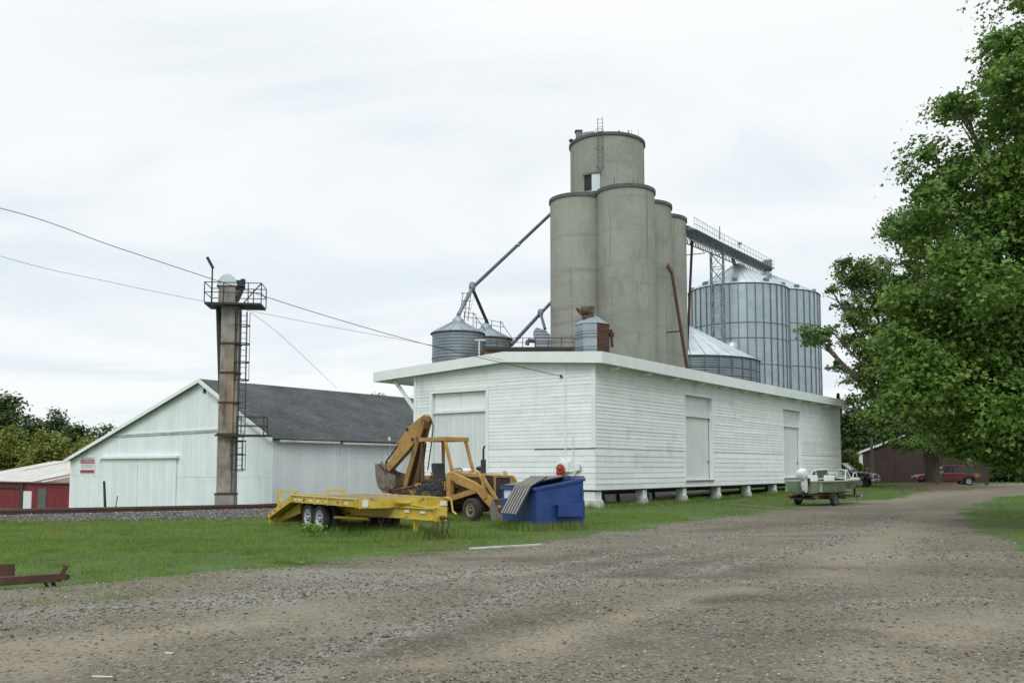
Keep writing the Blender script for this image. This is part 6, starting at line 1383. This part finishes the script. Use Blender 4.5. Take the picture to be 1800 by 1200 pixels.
# big maple overhanging from the right
mb_ = (at(1985, 900, 27.5).x, 27.5); 
ml_ = [lob(1905, -70, 27, 2.1), lob(1828, 85, 26.5, 1.7), lob(1772, 185, 26, 1.65), lob(1880, 170, 27, 2.4), lob(1736, 285, 25.8, 1.7), lob(1820, 320, 26.5, 2.1), lob(1708, 395, 26, 1.7), lob(1765, 440, 25.5, 2.1), lob(1880, 400, 26, 2.3),
       lob(1685, 500, 25.6, 1.5), lob(1720, 560, 25, 2.0), lob(1850, 560, 25, 2.2), lob(1665, 600, 26.2, 1.3), lob(1690, 670, 25.4, 1.75), lob(1790, 690, 25, 2.0, 1.5), lob(1895, 700, 25, 2.1), lob(1740, 770, 25.6, 1.1, .5), lob(1690, 745, 25.8, .9, .5), lob(1800, 790, 25.2, .9, .42), lob(1718, 796, 26, .65, .32), lob(1768, 806, 25.8, .75, .32), lob(1680, 782, 26.2, .6, .32), lob(1850, 775, 25, 1.4, .7), lob(1960, 300, 29, 3.0), lob(2000, 100, 29, 2.8), lob(2000, 550, 28, 3), lob(1900, 480, 30, 3), lob(1940, 640, 30, 2.6), lob(1625, 690, 26.5, .95, .7), lob(1612, 430, 26.3, .75, .5), lob(1635, 330, 26.3, .6, .45), lob(1770, 70, 26.4, .6), lob(1690, 180, 26, .55, .45), lob(2060, 420, 25, 3)]
tree('maple_tree', 'large leafy maple tree overhanging the gravel road beside the grass patch', 'tree', (mb_[0], mb_[1], Hf(*mb_)), ml_, 215000, .15, 'maple', .42, .35, .30, 4, 60, shell=.4, sub=8)
# farther tree with the visible trunk, mulch mound at its foot
ft = at(1642, 846, 63); fz = Hf(ft.x, ft.y)
fl = [lob(1486, 478, 62, 1.35, 1.2), lob(1462, 510, 61.5, .75, .6), lob(1527, 500, 62, 1.3), lob(1500, 545, 62, 1.35), lob(1428, 588, 61, 1.05, .7), lob(1462, 582, 61.5, 1.0, .7), lob(1520, 605, 62, 1.8), lob(1470, 640, 62, .7, .5), lob(1550, 560, 63, 2.2), lob(1540, 660, 62, 1.9), lob(1508, 670, 61.5, .9, .7),
      lob(1590, 600, 63, 2.8), lob(1600, 690, 62, 2.5), lob(1560, 720, 61, 1.5, 1), lob(1640, 650, 63, 3), lob(1690, 600, 64, 3), lob(1600, 480, 64, 2.6), lob(1660, 510, 64, 3), lob(1600, 755, 60.5, 1.2, .8), lob(1660, 745, 62, 2, 1.2), lob(1720, 700, 64, 3), lob(1600, 400, 65, 2), lob(1680, 400, 65, 3), lob(1495, 700, 61.5, .7, .5), lob(1445, 600, 61, .5, .4), lob(1570, 752, 60, 1.0, .5), lob(1600, 775, 60, 1.1, .5), lob(1655, 775, 60, 1.2, .6), lob(1690, 770, 61, 1.6, .8), lob(1735, 775, 62, 2, 1)]
tree('shade_tree', 'tall shade tree with thick trunk rising from a mulch mound', 'tree', (ft.x, ft.y, fz), fl, 110000, .22, 'far_leaf', .55, .40, .34, 2, 48, shell=.45, sub=7)
mm = MB(); mm.lathe([(2.9, -.15), (2.3, .12), (1.5, .30), (.7, .42), (0, .45)], 28); mo_ = mm.build('mulch_mound', 'mulch'); mo_.location = (ft.x, ft.y, fz); mo_.scale = (1.15, 1, 1)
tag(mo_, 'low mound of brown mulch round the foot of the shade tree', 'mulch mound')
# background woods, each tree its own
def bgtree(px, py_top, Y, wpx, mat, label, nleaf=7000, size=.42, n=7, name='woodland_tree', cat='tree', grp='trees beyond the buildings', trunk=.25, zb=None, sq=1.0):
    zt_ = at(px, py_top, Y).z; p = at(px, 780, Y); zb = Hf(p.x, p.y) if zb is None else zb; w = wpx / 1573 * Y; hgt = zt_ - zb
    L = [((p.x + random.uniform(-.15, .15) * w, Y + random.uniform(-.3, .3) * w, zt_ - hgt * .18), (w * .42, w * .4, hgt * .18))]
    for i in range(n):
        f = random.uniform(.22, .8); ww = w * (.85 if f < .6 else .55)
        L.append(((p.x + random.uniform(-1, 1) * ww * .7, Y + random.uniform(-.7, .7) * w, zb + hgt * f), (w * random.uniform(.35, .55), w * .45, hgt * random.uniform(.13, .2))))
    L.append(((p.x, Y, zb + hgt * .3), (w * .8, w * .6, hgt * .26)))
    return tree(name, label, cat, (p.x, Y, zb), L, nleaf, size, mat, trunk, .4, size * 1.5, 2, 30, grp, .5, limbs=cat == 'tree')
bgtree(5, 690, 120, 42, 'dark_leaf', 'dark tall tree rising behind the red shed, largest of the woods', 12000, .5, 9)
bgtree(-90, 670, 124, 70, 'dark_leaf', 'dark broad tree at the outer edge of the woods behind the shed', 10000, .5, 9)
bgtree(45, 728, 118, 30, 'dark_leaf', 'dark round tree leaning on the tall one behind the shed', 8000, .45, 7)
bgtree(103, 711, 122, 28, 'dark_leaf', 'open dark tree with flat bushy top above the olive thicket', 6000, .42, 7)
bgtree(75, 737, 125, 36, 'dark_leaf', 'dark green tree filling the gap left of the flat topped tree', 8000, .45, 7)
bgtree(132, 742, 126, 34, 'dark_leaf', 'dark green tree sloping down behind the barn roof edge', 8000, .45, 7)
bgtree(188, 744, 130, 20, 'dark_leaf', 'small dark tree just above the barn rake', 6000, .42, 6)
bgtree(160, 748, 134, 22, 'dark_leaf', 'low dark tree with thin tips behind the barn rake', 6000, .42, 6)
for i, (px, py, w, Y) in enumerate([(-20, 752, 42, 100), (28, 748, 40, 102), (70, 760, 36, 98), (112, 757, 38, 101), (150, 766, 34, 97), (185, 764, 34, 103), (225, 770, 34, 104), (-70, 748, 44, 103)]):
    bgtree(px, py, Y, w, 'olive_leaf', 'olive green bush in the thicket behind the red shed', 9000, .36, 9, 'thicket_bush', 'bush', 'olive bushes of the thicket behind the shed', .12)
for px, py, Y, w, lab in ((655, 686, 120, 10, 'small dark treetop peeping over the barn ridge'), (672, 688, 124, 12, 'second dark treetop peeping over the barn ridge near the brace'), (722, 690, 122, 12, 'dark treetop seen under the warehouse eave brace')):
    bgtree(px, py, Y, w, 'dark_leaf', lab, 3500, .4, 5, grp='treetops behind the barn')
# dark trees right of the warehouse
bgtree(1500, 702, 112, 30, 'dark_leaf', 'dark tree behind the far end of the warehouse', 11000, .42, 9, grp='dark trees behind the metal building')
bgtree(1545, 690, 118, 42, 'dark_leaf', 'dark tree behind the roof of the metal building', 12000, .45, 9, grp='dark trees behind the metal building')
bgtree(1620, 660, 122, 60, 'dark_leaf', 'broad dark tree behind the metal building ridge', 14000, .5, 10, grp='dark trees behind the metal building')
bgtree(1720, 690, 112, 55, 'dark_leaf', 'dark tree closing the view behind the red car', 16000, .45, 10, grp='dark trees behind the metal building')
bgtree(1790, 700, 102, 50, 'dark_leaf', 'dark tree beside the far bend of the road', 16000, .45, 10, grp='dark trees behind the metal building')
bgtree(1880, 690, 98, 60, 'dark_leaf', 'dark tree where the road leaves the yard', 12000, .45, 10, grp='dark trees behind the metal building')
for px, Y in ((1735, 92), (1775, 90), (1815, 88), (1850, 86)):
    bgtree(px, 805, Y, 28, 'dark_leaf', 'low dark shrub under the maple at the far side of the road', 7000, .25, 6, 'shrub', 'shrub', 'dark shrubs at the far road edge', .08)
bgtree(1497, 790, 80, 18, 'yellow_leaf', 'yellow green bush by the end of the warehouse', 6000, .22, 7, 'bush', 'bush', None, .08)
# conifer tip behind the warehouse roof
cp = at(1476, 800, 118); cz = Hf(cp.x, cp.y); ct_ = at(1476, 692, 118).z
cf = thing('conifer', 'slim dark conifer tip showing over the warehouse roof end', 'tree', (cp.x, cp.y, cz)); MB().tube((0, 0, -.2), (0, 0, ct_ - cz - .3), .22, .04, 8).build('trunk', 'bark', cf)
zz_ = RNG.uniform(.15, 1, 4500) ** .7; an2 = RNG.uniform(0, 2 * math.pi, 4500); rr_ = (1 - zz_) * 2.6 * RNG.uniform(.3, 1, 4500) * (1 + .3 * np.sin(zz_ * 60)); C = np.stack([rr_ * np.cos(an2), rr_ * np.sin(an2), zz_ * (ct_ - cz) - rr_ * .25], -1)
V, Fq = leaves(C, np.stack([np.cos(an2) * .4, np.sin(an2) * .4, np.ones(4500)], -1) + RNG.normal(size=(4500, 3)) * .3, .4, 2); put('crown', npmesh('crown', V, Fq, M['dark_leaf'], rnd=np.repeat(RNG.uniform(0, .6, 4500), 2)), cf)

# ------------------------------------------------------------------ grass
M['grass'] = pmat('grass_blade', (.112, .208, .034), (.18, .285, .054), .45, .6, ramp=(.32, .68), attr=('rnd', (.28, .28, .095), .76, 1.0), transl=.30, spec=.3,
    spots=[((.23, .235, .07), .33, .52, .72, (1, 1, 1)), ((.058, .13, .026), 1.1, .54, .74, (1, 1, 1))])
def blades(P, h, w, lean=.35):
    n = len(P); a = RNG.uniform(0, 2 * math.pi, n); d = np.stack([np.cos(a), np.sin(a), np.zeros(n)], -1); s = np.stack([-np.sin(a), np.cos(a), np.zeros(n)], -1)
    h = h[:, None]; w = w[:, None]; ln = RNG.uniform(0, 1, (n, 1)) * lean * h * 1.6
    V = np.stack([P - s * w, P + s * w, P + d * ln + np.array([0, 0, 1]) * h * RNG.uniform(.75, 1, (n, 1))], 1)
    return V.reshape(-1, 3), np.arange(3 * n).reshape(-1, 3)
boxes = []  # footprints kept clear: (centre k,s range)
def clear(x, y):
    k = (x - W0.x) * DK.x + (y - W0.y) * DK.y; s = (x - W0.x) * ES.x + (y - W0.y) * ES.y
    ok = ~((k > .8) & (k < LEN) & (s > .9) & (s < SL)); ok &= ~((s > TR - 2.7) & (s < TR + 3.2)); ok &= s < TR + 8
    return ok
def sow(n, x0, x1, y0, y1, hlo, hhi, wlo, whi, f=None, margin=-.02):
    x = RNG.uniform(x0, x1, n); y = RNG.uniform(y0, y1, n)
    vis = (np.abs(x) < .78 * y + 4); x, y = x[vis], y[vis]
    r_ = road(x, y); keep = (r_ < margin + RNG.normal(size=len(x)) * .1) & clear(x, y) 
    if f is not None: keep &= f(x, y)
    x, y, r_ = x[keep], y[keep], r_[keep]; patch = .42 + .55 * (vnoise(x, y, 1.3, 2) * .5 + .5) + .55 * ss(.25, .75, vnoise(x, y, 4.1, 7)) + .3 * ss(.1, .6, vnoise(x, y, 9, 3))
    edge = np.clip(.35 + (-r_) * .5, .35, 1)
    h = RNG.uniform(hlo, hhi, len(x)) * patch * edge; w = RNG.uniform(wlo, whi, len(x))
    return blades(np.stack([x, y, H(x, y) - .01], -1), h, w)
parts = [sow(230000, -22, -2, 12, 22, .03, .09, .004, .008), sow(300000, -26, 6, 18, 34, .035, .11, .006, .011), sow(130000, -30, 32, 30, 52, .05, .13, .009, .016), sow(70000, 8, 24, 18, 36, .04, .10, .006, .012), sow(45000, 10, 50, 48, 80, .08, .22, .014, .024)]
# taller tufts round the trailer, dumpster, piers and along the wall
def tufts(pts, nper, spread_, hlo, hhi, w=.007):
    P = []
    for (x, y) in pts: P.append(np.array([x, y]) + RNG.normal(size=(nper, 2)) * spread_)
    P = np.concatenate(P); r_ = road(P[:, 0], P[:, 1]); P = P[(r_ < .25) & clear(P[:, 0], P[:, 1])]
    return blades(np.stack([P[:, 0], P[:, 1], H(P[:, 0], P[:, 1]) - .01], -1), RNG.uniform(hlo, hhi, len(P)), RNG.uniform(.6, 1.3, len(P)) * w)
tp = []
for i in range(14): p = tr0 + u_ * (3.95 + RNG.normal() * .18) + v_t * (-.15 + RNG.normal() * .2); tp.append((p.x, p.y))
for i in range(46): a = RNG.uniform(-3.4, 5.2); b = RNG.uniform(-1.3, 1.3); p = tr0 + u_ * a + v_t * b; tp.append((p.x, p.y))
for i in range(36): p = Vector((bh0.x, bh0.y, 0)) + bx_f * RNG.uniform(-2, 3.5) + bx_l * RNG.uniform(-1.0, 1.0); tp.append((p.x, p.y))
dA, dB = Vector((math.cos(R(30)), math.sin(R(30)), 0)), Vector((-math.sin(R(30)), math.cos(R(30)), 0))
for i in range(16): p = dq + dA * RNG.uniform(-.1, 1.7) - dB * RNG.uniform(.02, .16); tp.append((p.x, p.y)); p = dq + dB * RNG.uniform(-.1, 1.9) - dA * RNG.uniform(.02, .18); tp.append((p.x, p.y))
for k in np.arange(0, LEN, .45): p = wks(k, RNG.uniform(-.6, .5)); tp.append((p.x, p.y))
for k in np.arange(0, SL, .45): p = wks(RNG.uniform(-.6, .4), k); tp.append((p.x, p.y))
for k in np.arange(-30, 0, .8): p = wks(k, TR - 2.9 + RNG.normal() * .25); tp.append((p.x, p.y))
parts.append(tufts(tp, 170, .22, .10, .34, .008))
lt2 = [(x, y) for x, y in zip(RNG.uniform(-22, 2, 700), RNG.uniform(14, 33, 700)) if vnoise(x, y, .7, 5) > -.1]
parts.append(tufts(lt2, 60, .09, .06, .17, .006))
# weeds straying into the gravel
wp = []
for px, py, k in ((215, 1052, 5), (60, 1064, 3), (240, 1045, 4), (170, 1060, 2), (340, 1018, 4), (420, 1010, 5), (600, 995, 5), (700, 978, 5), (860, 970, 4), (120, 1040, 5), (1540, 905, 1), (300, 1012, 8), (480, 1000, 8), (540, 994, 8), (760, 972, 8), (200, 1026, 6)):
    for _ in range(k): q = gp(px + RNG.normal() * 16, py + RNG.normal() * 3); wp.append((q.x, q.y))
P = np.concatenate([np.array([x, y]) + RNG.normal(size=(130, 2)) * (.22, .12) for x, y in wp]); parts.append(blades(np.stack([P[:, 0], P[:, 1], H(P[:, 0], P[:, 1]) + .01], -1), RNG.uniform(.02, .07, len(P)), RNG.uniform(.003, .006, len(P))))
VV = []; FF = []; o_ = 0
for v_, f_ in parts: VV.append(v_); FF.append(f_ + o_); o_ += len(v_)
VV = np.concatenate(VV); FF = np.concatenate(FF)
tag(put('grass', npmesh('grass', VV, FF, M['grass'], rnd=RNG.uniform(0, 1, len(FF)))), 'rough green grass growing over the yard verges', 'grass', kind='stuff')
# broadleaf weed clump before the trailer wheels
q = gp(548, 944); wd_ = thing('weed_clump', 'bright leafy weed clump before the trailer wheels', 'weed', (q.x, q.y, Hf(q.x, q.y)))
C = RNG.normal(size=(220, 3)) * (.15, .12, .04) + (0, 0, .12); C[:, 2] = np.abs(C[:, 2]) * 1.6 + .03; V, Fq = leaves(C, RNG.normal(size=(220, 3)) * .6 + (0, 0, .8), .085, 2); tag(put('leaf', npmesh('leaf', V, Fq, M['maple'], rnd=np.repeat(RNG.uniform(.6, 1, 220), 2)), wd_), kind='stuff')
# ------------------------------------------------------------------ loose stones on the gravel and ballast
M['stone'] = pmat('stone', (.06, .056, .048), (.255, .235, .19), 9, .9, ramp=(.36, .62), attr=('rnd', (.36, .355, .32), .78, .95))
M['stone_dark'] = pmat('stone_dark', (.07, .068, .065), (.15, .145, .14), 30, .9, attr=('rnd', (.36, .35, .33), .72, .9))
OV = np.array([(1, 0, 0), (0, 1, 0), (-1, 0, 0), (0, -1, 0), (0, 0, .8), (0, 0, -.6)], float); OF = np.array([(0, 1, 4), (1, 2, 4), (2, 3, 4), (3, 0, 4), (1, 0, 5), (2, 1, 5), (3, 2, 5), (0, 3, 5)])
def stones(P, s, name, mat, label):
    n = len(P); V = OV[None] + RNG.normal(size=(n, 6, 3)) * .22; a = RNG.uniform(0, 6.28, n); c, sn = np.cos(a)[:, None], np.sin(a)[:, None]
    x = V[:, :, 0] * c - V[:, :, 1] * sn; y = V[:, :, 0] * sn + V[:, :, 1] * c; V = np.stack([x, y * RNG.uniform(.6, 1, (n, 1)), V[:, :, 2] * RNG.uniform(.5, .9, (n, 1))], -1) * s[:, None, None] + P[:, None, :]
    Fq = (OF[None] + (np.arange(n) * 6)[:, None, None]).reshape(-1, 3)
    return tag(put(name, npmesh(name, V.reshape(-1, 3), Fq, M[mat], rnd=np.repeat(RNG.uniform(0, 1, n), 8))), label, 'gravel', kind='stuff')
n = 150000; y = 6 + 26 * RNG.uniform(0, 1, n) ** 1.5; x = RNG.uniform(-1, 1, n) * (.62 * y + .6); r_ = road(x, y)
coarse = np.clip(.26 + .6 * (vnoise(x * .55, y, .9, 4) * .5 + vnoise(x, y, .33, 9) * .5) + .8 * wear('stony', x, y) - .5 * wear('dust', x, y) - .3 * wear('damp', x, y), .04, 1)
kp = (r_ > -.1) & (RNG.uniform(0, 1, n) < coarse); x, y = x[kp], y[kp]; coarse = coarse[kp]
s = 1.3 * (.005 + .013 * RNG.uniform(0, 1, len(x)) ** 2.2 + .008 * (RNG.uniform(0, 1, len(x)) > .985)) * (.8 + .35 * np.clip(y / 14, .5, 1.8))
stones(np.stack([x, y, roadz(x, y) + s * .25], -1), s, 'loose_gravel', 'stone', 'loose grey stones scattered over the gravel yard')
n = 26000; k = RNG.uniform(-34, 4, n); ds = RNG.uniform(-3.3, 1.5, n); bz = []
sarr = [p_[0] for p_ in prof]; px_ = W0.x + DK.x * k + ES.x * (TR + ds); py_ = W0.y + DK.y * k + ES.y * (TR + ds); zr_ = railz(k); gg = H(px_, py_)
zp = np.where(ds < -2.6, np.interp(ds, [-3.3, -2.6], [0, 1]) * (gg * .55 + (zr_ - .19) * .45 - .02) + np.interp(ds, [-3.3, -2.6], [1, 0]) * (gg - .06), np.where(ds < -1.75, np.interp(ds, [-2.6, -1.75], [0, 1]) * (zr_ - .19) + np.interp(ds, [-2.6, -1.75], [1, 0]) * (gg * .55 + (zr_ - .19) * .45 - .02), zr_ - .185))
stones(np.stack([px_, py_, zp + .01], -1), RNG.uniform(.022, .055, n), 'ballast_stones', 'stone_dark', 'coarse grey ballast stones along the railway')
